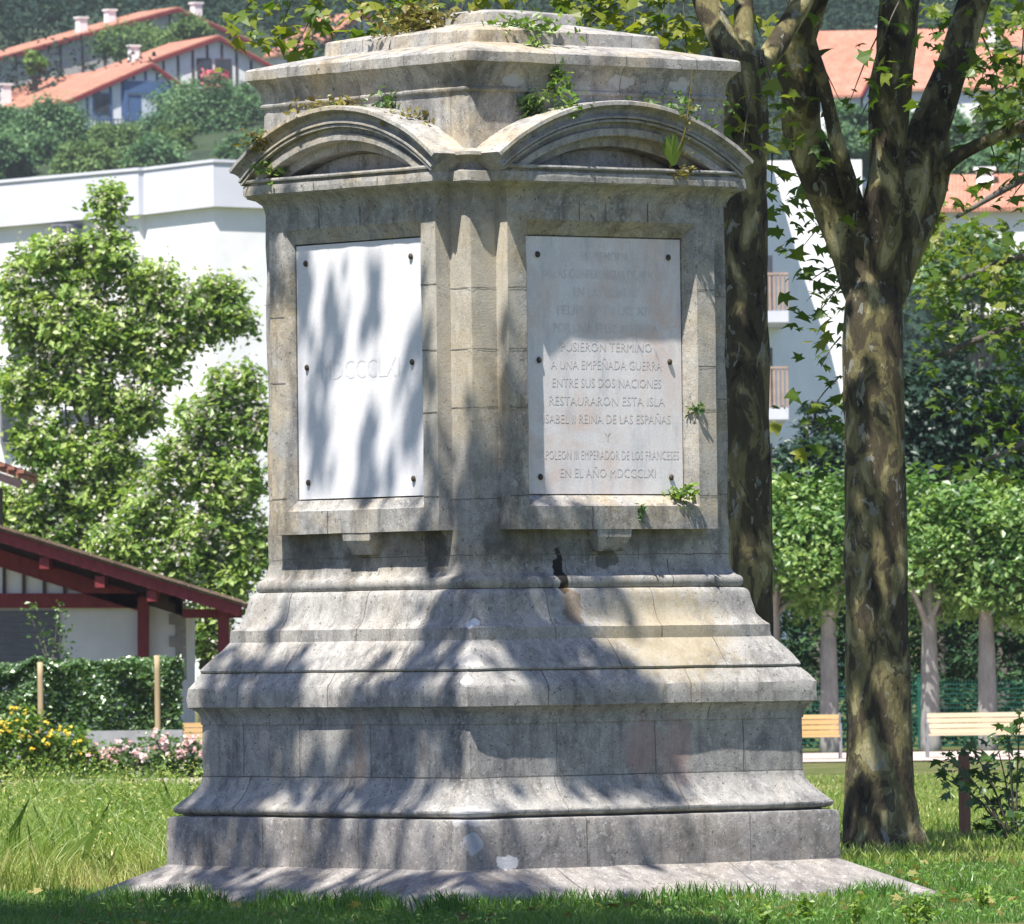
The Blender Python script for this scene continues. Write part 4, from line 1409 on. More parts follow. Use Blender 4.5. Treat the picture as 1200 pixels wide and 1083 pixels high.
tag(mb.build('rough_weeds', M['meadow']), 'tall unmown weeds on the bank left of the monument', 'weeds', None, 'stuff')

for i, (px, py) in enumerate([(948, 1072), (1004, 1076), (1068, 1080), (1086, 1074), (895, 1080), (1150, 1062)]):
    Yw = (EYE / ((py + 10 + ROLL * (px - 600) - HOR) / F))
    b = Pt(px, py, Yw)
    b[2] = 0.0
    t = thing('weed', ['pale leafy weed shoot in the lawn below the right end of the slab', 'upright pale weed shoot by the bottom edge, second from the slab corner', 'pale weed in the lawn right of the slab corner', 'tallest pale weed shoot in the lawn below the tree', 'small weed shoot in the shaded lawn before the monument', 'weed shoot in the lawn at the far right'][i], 'plant', b, 0, 'weed shoots in the lawn')
    mb, sb = MB(), MB()
    for s_ in range(3):
        tip = b + np.array((rng.normal(0, .035), rng.normal(0, .03), rng.uniform(0.10, 0.2)))
        sb.tube([b, (b + tip) / 2, tip], [0.004, 0.003, 0.002], 5, 0, 2)
        n = 16
        u = rng.uniform(0.25, 1.05, n)[:, None]
        leaves(mb, b + (tip - b) * u + rng.normal(size=(n, 3)) * 0.016, 0.05, 0.5, rng.uniform(0.4, 1, n))
    sb.build('stem', M['lf_bright'], t)
    mb.build('foliage', M['lf_bright'], t)

for i, (px, py, Yr, r) in enumerate([(52, 948, 100, .25), (38, 962, 96, .2), (66, 940, 104, .18), (150, 1018, 68, .09), (240, 1030, 62, .0)]):
    if r == 0:
        continue
    c = Pt(px, py, Yr)
    c[2] = float(zg(c[0], c[1])) + r * 0.25
    bm = bmesh.new()
    bmesh.ops.create_icosphere(bm, subdivisions=3, radius=r)
    for v in bm.verts:
        v.co *= 1 + 0.35 * noise.noise(v.co * (2.2 / r) * 0.6 + Vector((i * 3, 0, 0)))
        v.co.z *= 0.65
    me = bpy.data.meshes.new('rock')
    bm.to_mesh(me)
    bm.free()
    me.materials.append(M['rock'])
    o = bpy.data.objects.new('rock', me)
    o.location = c
    COL.objects.link(o)
    tag(o, ['largest grey rock showing in the weedy bank', 'grey rock lowest in the weedy bank, nearest the left edge', 'small grey rock at the top right of the bank stones', 'small pale stone in the weeds by the left corner of the slab'][i], 'rock', 'rocks in the weedy bank')

# ------------------------------------------------------------------ right: post and shrub
YS = 73.4
b = Pt(1131, 992, YS)
t = thing('wooden_post', 'reddish brown wooden post standing in the grass right of the plane tree', 'post', (b[0], YS, 0))
mb = MB()
w = 13.5 * YS / F
h = Pt(1131, 884, YS)[2]
n = 10
V, f = [], []
for (z, s_) in ((-0.1, 1), (h * .5, .98), (h - .02, .97), (h, .85)):
    for (i, j) in ((-1, -1), (1, -1), (1, 1), (-1, 1)):
        V.append((b[0] + i * w / 2 * s_, YS + j * w / 2 * s_, z))
for r in range(3):
    for k in range(4):
        f.append((r * 4 + k, r * 4 + (k + 1) % 4, r * 4 + 4 + (k + 1) % 4, r * 4 + 4 + k))
f.append((12, 13, 14, 15))
mb.add(V, f)
mb.build('shaft', M['post'], t)
mb = MB()
mb.box((b[0], YS, h + 0.012), (w * 1.15, w * 1.15, 0.022))
mb.build('cap', M['metal'], t)

t = thing('shrub', 'loose green shrub with broad leaves at the right edge, beside the brown post', 'shrub', (Pt(1185, 990, 71.4)[0], 71.4, 0))
fb, sb = MB(), MB()
b = Pt(1190, 1000, 71.4)
for (x, y, n) in [(1110, 888, 10), (1125, 905, 12), (1108, 912, 6), (1140, 880, 10), (1150, 905, 18), (1170, 880, 20), (1185, 905, 26), (1160, 935, 20), (1185, 940, 28), (1165, 965, 18), (1195, 970, 24), (1180, 860, 12), (1195, 845, 12), (1150, 960, 10), (1125, 925, 8)]:
    c = Pt(x, y, 71.4 + rng.uniform(-.3, .2))
    sb.tube([b, (b + c) / 2 + np.array((0, 0, .12)), c], [0.012, 0.008, 0.004], 5, 0, 3)
    P = c + rng.normal(size=(n, 3)) * np.array((0.075, 0.1, 0.07))
    leaves(fb, P, 0.10, 0.5, rng.normal(0.35, 0.25, n), np.repeat(np.array([[0, -0.35, 0]]), n, 0), 'star')
sb.build('stems', M['bark2'], t, 180)
fb.build('foliage', M['lf_shrub'], t)

# ------------------------------------------------------------------ benches
YBN = 150.0


def bench(px_right, label, wood, length=1.85, first=True):
    zb = float(zg(0, YBN))
    xr = Pt(px_right, 888, YBN)[0]
    t = thing('park_bench', label, 'bench', (xr - length / 2, YBN, zb), 0, 'benches along the path')
    mb = MB()
    for i in range(4):
        z = 0.48 + i * 0.092
        mb.box((0, 0.16 + i * 0.022, z), (length, 0.03, 0.078))
    mb.build('backrest', M[wood], t, local=True)
    mb = MB()
    for i in range(4):
        mb.box((0, -0.26 + i * 0.115, 0.42), (length, 0.10, 0.032))
    mb.build('seat', M[wood], t, local=True)
    for s_ in (-1, 1):
        mb = MB()
        x = s_ * (length / 2 + 0.012)
        mb.beam((x, -0.28, 0), (x, -0.24, 0.62), 0.045, 0.045, (0, 1, 0))
        mb.beam((x, 0.22, 0), (x, 0.245, 0.82), 0.045, 0.045, (0, 1, 0))
        mb.beam((x, -0.25, 0.38), (x, 0.21, 0.38), 0.04, 0.04)
        mb.beam((x, -0.26, 0.62), (x, 0.22, 0.62), 0.05, 0.03)
        mb.build('leg', M['metal'], t, local=True)
    return t


bench(984, 'orange-brown wooden bench just right of the monument', 'bench_o')
bench(1211, 'pale sun-bleached wooden bench behind the brown post', 'bench_p')
bench(335, 'orange wooden bench mostly hidden behind the left side of the monument', 'bench_o')

# ------------------------------------------------------------------ fence, dark hedge and pollarded row on the right
YF = 163.0
zf = float(zg(0, YF))
x0f, x1f = Pt(900, 800, YF)[0], Pt(1215, 800, YF)[0] + 1.0
hf = 1.32
t = thing('mesh_fence', 'green welded mesh fence behind the benches', 'fence', ((x0f + x1f) / 2, YF, zf))
mb = MB()
for i in range(int(hf / 0.09)):
    mb.beam((x0f, YF, zf + 0.06 + i * 0.09), (x1f, YF, zf + 0.06 + i * 0.09), 0.014, 0.014)
nv = int((x1f - x0f) / 0.06)
for i in range(nv):
    x = x0f + i * 0.06
    mb.beam((x, YF + 0.012, zf + 0.03), (x, YF + 0.012, zf + hf), 0.009, 0.009, (0, 1, 0))
mb.build('wire_panel', M['fence'], t)
xp = Pt(1078, 800, YF)[0]
for dx in (-2.5, 0, 2.5):
    mb = MB()
    mb.box((xp + dx, YF - 0.04, zf + 0.70), (0.11, 0.06, 1.42))
    mb.box((xp + dx, YF - 0.04, zf + 1.42), (0.13, 0.08, 0.03))
    mb.build('post', M['fence'], t)


def hedge(name, label, x0, x1, y0, y1, h, n, leaf, mat, kind_cat='hedge'):
    zb = float(zg((x0 + x1) / 2, y0))
    t = thing(name, label, kind_cat, ((x0 + x1) / 2, (y0 + y1) / 2, zb))
    fb = MB()
    N = n
    X = rng.uniform(x0, x1, N)
    q = rng.uniform(0, 1, N)
    front = q < 0.62
    Yv = np.where(front, y0 + np.abs(rng.normal(0, 0.10, N)), rng.uniform(y0, y1, N))
    Z = np.where(front, rng.uniform(0, h, N), h - np.abs(rng.normal(0, 0.07, N)))
    bump_ = patchy(X, Z, 1.6, 21.0)
    Yv = Yv - 0.26 * bump_
    Z = Z * (1 + 0.11 * patchy(X, Yv, 2.0, 3.0))
    leaves(fb, np.stack([X, Yv, zb + Z], 1), leaf, 0.35, np.clip(rng.normal(0.45, 0.25, N) + 0.3 * bump_, 0, 1), np.repeat(np.array([[0, -0.3, 0.1]]), N, 0))
    fb.build('foliage', M[mat], t)
    sb = MB()
    for k in range(int((x1 - x0) / 0.35)):
        xx = x0 + 0.2 + k * 0.35
        sb.tube([(xx, (y0 + y1) / 2, zb - 0.05), (xx + rng.normal(0, .05), (y0 + y1) / 2, zb + h * 0.5), (xx + rng.normal(0, .1), (y0 + y1) / 2, zb + h * 0.92)], [0.02, 0.014, 0.006], 5, 0, 2)
    sb.build('stems', M['bark2'], t)
    return t


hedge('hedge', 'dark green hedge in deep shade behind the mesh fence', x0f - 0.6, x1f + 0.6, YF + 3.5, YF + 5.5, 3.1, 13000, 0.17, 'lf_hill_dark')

YR = 158.5
zr = float(zg(0, YR))
kr = YR / F


def row_tree(px, label, first=None):
    b = Pt(px, 840, YR)
    b[2] = zr
    c = Pt(px, 655 + rng.uniform(-14, 10), YR)
    return simple_tree('pollarded_tree', label, 'tree', b, 1.8, 0.17, (b[0], YR, c[2]), (rng.uniform(1.3, 1.6), 1.5, rng.uniform(1.45, 1.7)), 70, 95, 0.24, 0.135, 'lf_row', 'bark3', 'row of pollarded trees behind the benches', 8, 0.55, -0.9, fork_at=0.72)


row_tree(972, 'round leafy tree with a pale leaning trunk, between the monument and the plane tree')
row_tree(906, 'round leafy tree showing just past the right flank of the monument')
row_tree(1090, 'round leafy tree right behind the big plane trunk')
row_tree(1157, 'round leafy tree above the pale bench, its grey trunk behind the bench back')
row_tree(1215, 'round leafy tree of the row at the right edge')

# conifers beyond
def conifer(label, px, base_y, top_y, Y, half_px, n=24, dens=60, mat='lf_conifer'):
    b = Pt(px, base_y, Y)
    b[2] = float(zg(b[0], Y))
    top = Pt(px, top_y, Y)[2]
    R = half_px * Y / F
    t = thing('conifer', label, 'tree', b, 0, 'dark conifers behind the row of trees')
    tr = MB()
    tr.tube([b - np.array((0, 0, .2)), b + np.array((0, 0, (top - b[2]) * .5)), np.array((b[0], Y, top))], [0.28, 0.18, 0.03], 8, 0.05, 4)
    fb = MB()
    H = top - b[2]
    for i in range(n):
        q = (i + 0.5) / n
        z = b[2] + 0.8 + (H - 0.8) * q
        rr = R * (1 - q) ** 0.75 * rng.uniform(0.8, 1.15) + 0.15
        nb = int(5 + 5 * (1 - q))
        for k in range(nb):
            a = rng.uniform(0, 2 * math.pi)
            tip = np.array((b[0] + rr * math.cos(a), Y + rr * math.sin(a), z - 0.18 * rr))
            s0 = np.array((b[0], Y, z + 0.1))
            if math.sin(a) < 0.4:
                tr.tube([s0, (s0 + tip) / 2 + np.array((0, 0, .05)), tip], [0.035, 0.025, 0.008], 4, 0, 2)
            m_ = int(dens * (0.4 + rr / R))
            u = rng.uniform(0.15, 1.05, m_)[:, None]
            P = s0 + (tip - s0) * u + rng.normal(size=(m_, 3)) * np.array((0.16, 0.16, 0.07)) * (0.6 + 0.8 * rr / R)
            leaves(fb, P, 0.20, 0.5, np.clip(rng.normal(0.4, 0.2, m_) + 0.25 * u[:, 0], 0, 1), None, 'diamond', 0.35)
    tr.build('trunk', M['bark2'], t, 180)
    fb.build('crown', M[mat], t)


conifer('broad dark conifer rising right of the plane tree trunk', 1120, 840, 360, 205, 75)
conifer('dark conifer at the right edge behind the plane boughs', 1215, 840, 330, 212, 80)
conifer('small dark conifer between the two plane trunks', 960, 840, 470, 200, 62, 18)

for (px, py, rx, ry, lab) in ((1095, 500, 70, 85, 'dark rounded evergreen filling the space just right of the plane trunk'), (1175, 520, 75, 90, 'dark rounded evergreen low at the right edge behind the row'), (955, 560, 62, 48, 'low dark evergreen between the two plane trunks')):
    c = np.array(Pt(px, py, 190))
    b = np.array((c[0], 190.0, float(zg(c[0], 190))))
    simple_tree('evergreen_tree', lab, 'tree', b, 2, 0.2, c, (rx * 0.019, 1.4, ry * 0.019), 150, 70, 0.24, 0.17, 'lf_conifer', 'bark2', 'dark conifers behind the row of trees', 5, 0.4, -0.95)

# ------------------------------------------------------------------ left: shed with red timbers
YH = 152.0


def PH(x, y, dy=0.0):
    return Pt(x, y, YH + dy)


zb = float(zg(-8, YH))
shed = thing('timbered_shed', 'low white shed with oxblood red timbers and a wide tiled gable roof', 'building', (PH(60, 800)[0], YH + 2, zb))
slope = np.array(PH(282, 709)) - np.array(PH(0, 622))
# roof slab: near verge line, extruded back 7 m
A0 = np.array(PH(-330, 520))
B0 = np.array(PH(284, 710))
mb = MB()
dirv = (B0 - A0) / np.linalg.norm(B0 - A0)
nup = np.array((-dirv[2], 0, dirv[0]))
back = np.array((0, 7.5, 0))
mb.prism([A0, B0, B0 + nup * 0.05, A0 + nup * 0.05], back)
roof = mb.build('roof', M['roof_old'], shed)
mb = MB()                       # tile ends along the verge
L = np.linalg.norm(B0 - A0)
nt_ = int(L / 0.20)
for i in range(nt_):
    p = A0 + dirv * (i + 0.5) * L / nt_ + nup * 0.075
    mb.beam(p + np.array((0, -0.05, 0)) - dirv * 0.09, p + np.array((0, -0.05, 0)) + dirv * 0.09, 0.14, 0.05, nup)
mb.build('verge_tiles', M['roof_old'], roof)
mb = MB()
mb.beam(A0 - nup * 0.10 + np.array((0, 0.04, 0)), B0 - nup * 0.10 + np.array((0, 0.04, 0)), 0.06, 0.19, nup)
mb.build('bargeboard', M['red_wood'], shed)
mb = MB()
mb.prism([A0 - nup * 0.03 + np.array((0, .08, 0)), B0 - nup * 0.03 + np.array((0, .08, 0)), B0 - nup * 0.001 + np.array((0, .08, 0)), A0 - nup * 0.001 + np.array((0, .08, 0))], back * 0.97)
mb.build('eave_boards', M['red_wood'], shed)
YW = 1.6      # wall plane stands back under the overhang
for (x, y) in ((-50, 632), (52, 660), (117, 682), (178, 698)):
    mb = MB()
    p = np.array(PH(x, y, 0.15))
    mb.box(p + np.array((0, 0.8, 0)), (0.17, 1.7, 0.20))
    mb.build('purlin', M['red_wood'], shed)
# gable wall behind
def WH(x, y, d=0.0):
    return np.array(Pt(x, y, YH + YW + d))


mb = MB()
wl = [WH(-330, 905), WH(214, 905), WH(214, 717), WH(166, 709), WH(-330, 551)]
mb.prism(wl, (0, 6.0, 0))
mb.build('wall', M['shed_white'], shed)
mb = MB()
mb.prism([WH(-60, 700, -.02), WH(126, 700, -.02), WH(-60, 646, -.02)], (0, 0.015, 0))
mb.build('infill', M['white'], shed)
mb = MB()
mb.beam(WH(-340, 546, -.10), WH(166, 707, -.10), 0.12, 0.30, nup)
mb.build('rafter', M['red_wood'], shed)
mb = MB()
mb.prism([WH(-340, 546, -.03), WH(214, 722, -.03), WH(214, 694, -.03), WH(-340, 520, -.03)], (0, .06, 0))  # dark sheet above the rafter, standing in for shade under the roof
mb.build('under_roof_shade', M['dark_wood'], shed)
mb = MB()
mb.beam(WH(-330, 704, -.09), WH(166, 704, -.09), 0.14, 0.26)
mb.build('tie_beam', M['red_wood'], shed)
for x in (-42, -19, 5, 28, 52, 76, 100):
    mb = MB()
    ytop = 646 + (x + 60) * 54 / 186.0
    mb.beam(WH(x, 700, -.06), WH(x, ytop, -.06), 0.06, 0.05, (0, 1, 0))
    mb.build('stud', M['dark_wood'], shed)
for (x, y0, y1, d) in ((168, 700, 900, -.12), (262, 710, 900, -1.0)):
    mb = MB()
    mb.beam(WH(x, y1, d), WH(x, y0, d), 0.20, 0.20, (0, 1, 0))
    mb.build('post', M['red_wood'], shed)
mb = MB()
mb.beam(WH(214, 719, -.9), WH(284, 719, -.9), 0.14, 0.16)
mb.build('porch_beam', M['red_wood'], shed)
mb = MB()
for i in range(14):
    z0, z1 = WH(0, 800)[2] + i * 0.10, WH(0, 800)[2] + (i + 1) * 0.10 - 0.012
    if z1 > WH(0, 713)[2]:
        break
    a, b_ = WH(-130, 750, -.04), WH(70, 750, -.04)
    mb.box2((a[0], YH + YW - 0.05, z0), (b_[0], YH + YW - 0.01, z1))
mb.build('garage_door', M['garage'], shed)
mb = MB()
for i in range(8):
    wq = 0.30 if i % 2 else 0.19
    zc = WH(0, 800)[2] + 0.1 + i * 0.2
    xr = WH(216, 760)[0]
    mb.box((xr - wq / 2 + 0.03, YH + YW + 0.10, zc), (wq, 0.26, 0.194))
mb.build('quoins', M['quoin'], shed)

# orange roof corner at the left edge
t = thing('tiled_house', 'house with a bright orange tiled eave peeping in at the left edge', 'building', (Pt(-60, 800, 166)[0], 168, zb))
a, b_ = Pt(-150, 500, 165), Pt(27, 562, 165)
dv = (b_ - a) / np.linalg.norm(b_ - a)
nu2 = np.array((-dv[2], 0, dv[0]))
mb = MB()
mb.prism([a, b_, b_ + nu2 * .1, a + nu2 * .1], (0, 5, 0))
for i in range(16):
    p = a + (b_ - a) * (i + .5) / 16 + nu2 * .13
    mb.beam(p + np.array((0, -.06, 0)), p + np.array((0, 4.9, 0.0)), 0.13, 0.07)
mb.build('roof', M['roof_orange'], t)
mb = MB()
mb.beam(a - nu2 * .1, b_ - nu2 * .1, 0.1, 0.16, nu2)
mb.build('eave_board', M['dark_wood'], t)
mb = MB()
w0, w1 = Pt(-150, 860, 165.6), Pt(-14, 560, 165.6)
mb.box2((w0[0], 165.6, w0[2] - .5), (w1[0], 170.4, w1[2] - 0.12))
mb.build('wall', M['dark_wood'], t)

# hedge, stakes, kerb, flower beds
YHG = 147.5
xl, xr = Pt(-25, 800, YHG)[0], Pt(212, 800, YHG)[0]
hh = Pt(100, 778, YHG)[2] - float(zg(-8, YHG))
hedge('clipped_hedge', 'clipped glossy dark green hedge in front of the timbered shed', xl, xr, YHG, YHG + 1.3, hh, 24000, 0.11, 'lf_hedge')
for i, (px, ytop) in enumerate(((48, 776), (185, 768))):
    b = Pt(px, 850, YHG - .6)
    zz = float(zg(b[0], YHG - .6))
    tp = Pt(px - 1, ytop, YHG - .6)
    mb = MB()
    mb.tube([(b[0], YHG - .6, zz - .1), (b[0], YHG - .6, (zz + tp[2]) / 2), tp], [0.055, 0.053, 0.05], 10, 0.05, 3)
    o = mb.build('wooden_stake', M['stake'], None, 180)
    tag(o, ['pale round wooden stake before the left part of the hedge', 'pale round wooden stake before the right end of the hedge'][i], 'stake', 'stakes in front of the hedge')
# climbing rose above the hedge
t = thing('climbing_rose', 'thin climbing rose reaching above the hedge against the garage door', 'plant', Pt(60, 790, YHG + .6))
fb, sb = MB(), MB()
b = Pt(60, 790, YHG + .6)
for (x, y) in ((35, 718), (68, 720), (75, 740), (50, 745), (62, 760), (78, 765)):
    c = Pt(x, y, YHG + .7)
    sb.tube([b, (b + c) / 2, c], [0.012, 0.01, 0.005], 5, 0, 3)
    leaves(fb, c + rng.normal(size=(26, 3)) * np.array((.09, .08, .12)), 0.09, 0.3)
sb.build('stem', M['bark2'], t)
fb.build('foliage', M['lf_shrub'], t)
mb = MB()
k0, k1 = Pt(60, 858, 143)[0], Pt(214, 858, 143)[0]
zk = float(zg(-6, 143))
mb.box2((k0 - 3, 143, zk - .1), (k1, 143.25, zk + 0.74))
tag(mb.build('low_wall', M['kerb']), 'low grey kerb wall between the hedge and the flower beds', 'wall')


def flower_bush(name, label, px, Y, rx, h, nl, leaf, flowers, nf, fs, mat='lf_shrub', group=None, ry=0.5):
    b = Pt(px, 900, Y)
    b[2] = float(zg(b[0], Y))
    t = thing(name, label, 'flowers', b, 0, group)
    fb = MB()
    P, tone, ow, cc = crown_points(b + np.array((0, 0, h * 0.45)), (rx, ry, h * 0.58), nl // 22, 22, 0.09, 0.35, 0.8)
    P[:, 2] = np.maximum(P[:, 2], b[2] + 0.02)
    leaves(fb, P, leaf, 0.4, tone, ow)
    fb.build('foliage', M[mat], t)
    hb = MB()
    a = rng.uniform(0, math.pi, nf)
    d = np.stack([np.cos(a) * rng.uniform(0.2, 1, nf), -rng.uniform(0.2, 1, nf), np.abs(np.sin(a)) * rng.uniform(0.35, 1, nf)], 1)
    C = b + np.array((0, 0, h * 0.45)) + d * np.array((rx * 0.95, ry, h * 0.62))
    C = np.repeat(C, 5, 0) + rng.normal(size=(nf * 5, 3)) * fs * 0.3
    leaves(hb, C, fs * 0.8, 0.2, rng.uniform(0, 1, nf * 5), np.repeat(np.array([[0, -0.8, 0.3]]), nf * 5, 0), aspect=0.9)
    hb.build('flower_heads', M[flowers], t)
    sb = MB()
    for i in range(8):
        e = cc[rng.integers(0, len(cc))]
        sb.tube([b - np.array((0, 0, .05)), (b + e) / 2, e], [0.012, 0.009, 0.005], 5, 0, 2)
    sb.build('stems', M['bark2'], t)


FG = 'flower bushes beside the path'
flower_bush('yellow_flower_bush', 'large bush of yellow flowers at the left edge by the path', 15, 138.6, 0.85, 1.12, 4600, 0.085, 'fl_yellow', 60, 0.055, 'lf_bright', FG)
flower_bush('yellow_flower_bush', 'lower bush with yellow flowers right of the big yellow one', 72, 138.9, 0.66, 0.92, 3000, 0.085, 'fl_yellow', 26, 0.05, 'lf_bright', FG)
flower_bush('green_bush', 'loose flowering clump with few pale blooms between the yellow and pink bushes', 118, 139.0, 0.40, 0.55, 1000, 0.09, 'fl_pink', 14, 0.07, 'lf_bright', FG)
flower_bush('rose_bush', 'pink rose bush left of the middle of the bed', 150, 139.2, 0.42, 0.62, 1000, 0.085, 'fl_pink', 26, 0.07, group=FG)
flower_bush('rose_bush', 'rose bush with pink and white blooms next to the monument', 188, 139.3, 0.45, 0.74, 1200, 0.085, 'fl_pink', 30, 0.07, group=FG)
flower_bush('rose_bush', 'pink rose bush half hidden behind the edge of the monument', 225, 139.5, 0.42, 0.66, 1000, 0.085, 'fl_pink', 28, 0.07, group=FG)


# flowering trees on the left
def flowering_tree(label, Y, base_px, blobs, trunk_px):
    b = Pt(base_px, 830, Y)
    b[2] = float(zg(b[0], Y))
    t = thing('flowering_tree', label, 'tree', b, 0, 'white-flowering trees behind the shed')
    fb, pb, tr = MB(), MB(), MB()
    k = Y / F
    for (x, y, rx, ry, nc) in blobs:
        c = Pt(x, y, Y)
        P, tone, ow, cc = crown_points(c, (rx * k * 1.15, rx * k, ry * k * 1.15), int(nc * 2.7), 30, 0.15, 0.1, 0.8)
        leaves(fb, P, 0.145, 0.45, tone + 0.2, ow)
        nf = int(len(cc) * 0.38)
        d = cc[rng.choice(len(cc), nf, replace=False)] + np.array((0, -0.18, 0.12))
        Pf = np.repeat(d, 13, 0) + rng.normal(size=(nf * 13, 3)) * np.array((0.08, 0.08, 0.11))
        leaves(pb, Pf, 0.075, 0.2, None, None, aspect=0.9)
        f_ = np.array(Pt(trunk_px, 560, Y))
        for q in (cc[rng.choice(len(cc), 1)] if abs(x - trunk_px) < 85 else []):
            tr.tube([f_, (f_ + q) / 2 + rng.normal(0, .15, 3), q], [0.055, 0.035, 0.01], 6, 0.1, 4)
    tr.tube([b - np.array((0, 0, .2)), Pt(trunk_px + 4, 700, Y), Pt(trunk_px, 560, Y), Pt(trunk_px + 6, 430, Y)], [0.22, 0.17, 0.14, 0.06], 9, 0.1, 5)
    tr.build('trunk', M['bark2'], t, 180)
    fb.build('crown', M['lf_flower'], t)
    pb.build('blossom', M['petal'], t)


flowering_tree('tall white-flowering tree spreading over the shed roof', 176, 110,
               [(128, 240, 20, 24, 10), (60, 300, 40, 26, 22), (120, 300, 42, 40, 36), (180, 330, 40, 30, 26), (215, 365, 40, 26, 26), (255, 345, 34, 24, 18), (275, 375, 22, 22, 10), (40, 370, 48, 45, 40), (110, 375, 50, 45, 46), (170, 410, 40, 34, 30), (30, 450, 40, 40, 30), (100, 450, 46, 36, 34), (160, 480, 36, 34, 26), (120, 530, 50, 34, 34), (50, 520, 50, 36, 30), (30, 590, 40, 36, 26), (100, 600, 50, 40, 36), (20, 330, 20, 40, 14), (60, 640, 50, 30, 26), (10, 620, 40, 30, 18), (120, 650, 44, 30, 22), (80, 400, 40, 40, 22), (160, 380, 36, 30, 18), (70, 560, 50, 34, 24), (150, 560, 40, 30, 20), (90, 340, 40, 30, 18), (205, 400, 34, 26, 16), (235, 385, 26, 20, 10), (185, 440, 30, 26, 12)], 120)
flowering_tree('lower bushy white-flowering tree against the left flank of the monument', 171, 240,
               [(275, 450, 30, 26, 18), (250, 490, 40, 30, 28), (295, 500, 30, 40, 24), (215, 540, 40, 34, 30), (270, 560, 46, 44, 44), (180, 600, 40, 34, 30), (240, 630, 50, 40, 44), (290, 640, 34, 50, 34), (200, 660, 44, 36, 32), (260, 690, 44, 36, 32), (240, 740, 36, 36, 22), (270, 770, 30, 40, 16), (140, 640, 36, 28, 22)], 245)

# ------------------------------------------------------------------ white apartment buildings
YWB = 285.0


def PW_(x, y, d=0.0):
    return np.array(Pt(x, y, YWB + d))


zbb = float(zg(-12, YWB)) - 1.0
wb = thing('apartment_building', 'long white modern apartment block behind the flowering trees', 'building', (PW_(150, 300)[0], YWB + 6, zbb))
s2 = (165, 199)
# plan of the front in px with depths, upper band (parapet) stands proud of the wall
front = [(-260, 238, 6.0), (162, 200, 1.4), (168, 200, 1.5), (250, 190, 0.0), (330, 193, 0.9), (600, 200, 4.0)]
mb, pb, cp = MB(), MB(), MB()
for i in range(len(front) - 1):
    (xa, ya, da), (xb, yb, db) = front[i], front[i + 1]
    T = [PW_(xa, ya, da), PW_(xb, yb, db)]
    ztop = [T[0][2], T[1][2]]
    hp = 52 * YWB / F
    # parapet panel
    q = [T[0], T[1], T[1] - np.array((0, 0, hp)), T[0] - np.array((0, 0, hp))]
    pb.prism(q[::-1], (0.0, 0.55, 0))
    # coping
    cp.prism([T[0] + np.array((0, -0.06, 0)), T[1] + np.array((0, -0.06, 0)), T[1] + np.array((0, -0.06, 0.10)), T[0] + np.array((0, -0.06, 0.10))][::-1], (0, 0.7, 0))
    w = [np.array((p[0], p[1] + 0.30, 0)) for p in T]
    qa = [(w[0][0], w[0][1], zbb), (w[1][0], w[1][1], zbb), (w[1][0], w[1][1], ztop[1] - hp + 0.3), (w[0][0], w[0][1], ztop[0] - hp + 0.3)]
    mb.prism(qa[::-1], (0, 8, 0))
mb.build('wall', M['white'], wb)
pb.build('parapet', M['white_lav'], wb)
cp.build('coping', M['white_lav'], wb)
for (x0_, y0_, x1_, y1_) in ((-40, 268, 22, 300), (60, 262, 98, 282), (15, 372, 42, 440), (60, 370, 95, 440), (-40, 372, -5, 440), (0, 470, 40, 520), (70, 480, 110, 530), (215, 540, 240, 590)):
    # frames follow the wall's own depth there
    dd = 6.0 + (x0_ + 260) * (1.0 - 6.0) / 420.0 if x0_ < 160 else 1.2
    a = PW_(x0_, y1_, dd + 0.18)
    b_ = PW_(x1_, y0_, dd + 0.18)
    fr = MB()
    fr.box2((a[0], a[1] - .05, a[2]), (b_[0], a[1] + .4, b_[2]))
    wf = fr.build('window', M['metal'], wb)
    gl = MB()
    gl.box2((a[0] + .08, a[1] - .07, a[2] + .08), ((a[0] + b_[0]) / 2 - .04, a[1] - .045, b_[2] - .08))
    gl.box2(((a[0] + b_[0]) / 2 + .04, a[1] - .07, a[2] + .08), (b_[0] - .08, a[1] - .045, b_[2] - .08))
    gl.build('pane', M['glass'], wf)

YW2 = 300.0
PW2 = lambda x, y, d=0.0: np.array(Pt(x, y, YW2 + d))
zb2 = float(zg(10, YW2)) - 1
wb2 = thing('apartment_building', 'white apartment block with balconies seen between the plane tree trunks', 'building', (PW2(930, 600)[0], YW2 + 6, zb2))
mb = MB()
a, b_ = PW2(930, 188, 12), PW2(1010, 200, 12)
mb.box2((PW2(700, 188, 12)[0], YW2 + 12, zb2), (b_[0], YW2 + 20, a[2]))
mb.build('wall', M['white'], wb2)
mb = MB()                         # oblique side wall with a raked outline, turned from the sun
w0, w1 = PW2(845, 300, 0), PW2(992, 300, 11.0)
n_ = np.array((w1[0] - w0[0], 11.0, 0))
def on_wall(u, ypx, off=0.0):
    p = w0 + n_ * u
    z = Pt(900, ypx, p[1])[2]
    nn = np.array((n_[1], -n_[0], 0)) / np.linalg.norm(n_)
    return np.array((p[0], p[1], z)) + nn * off
poly = [on_wall(0, 850), on_wall(1, 850), on_wall(1, 500), on_wall(0.86, 415), on_wall(0.63, 318), on_wall(0.42, 200), on_wall(0, 190)]
mb.prism(poly, (-0.3, 0.4, 0))
mb.build('side_wall', M['white_shade'], wb2)
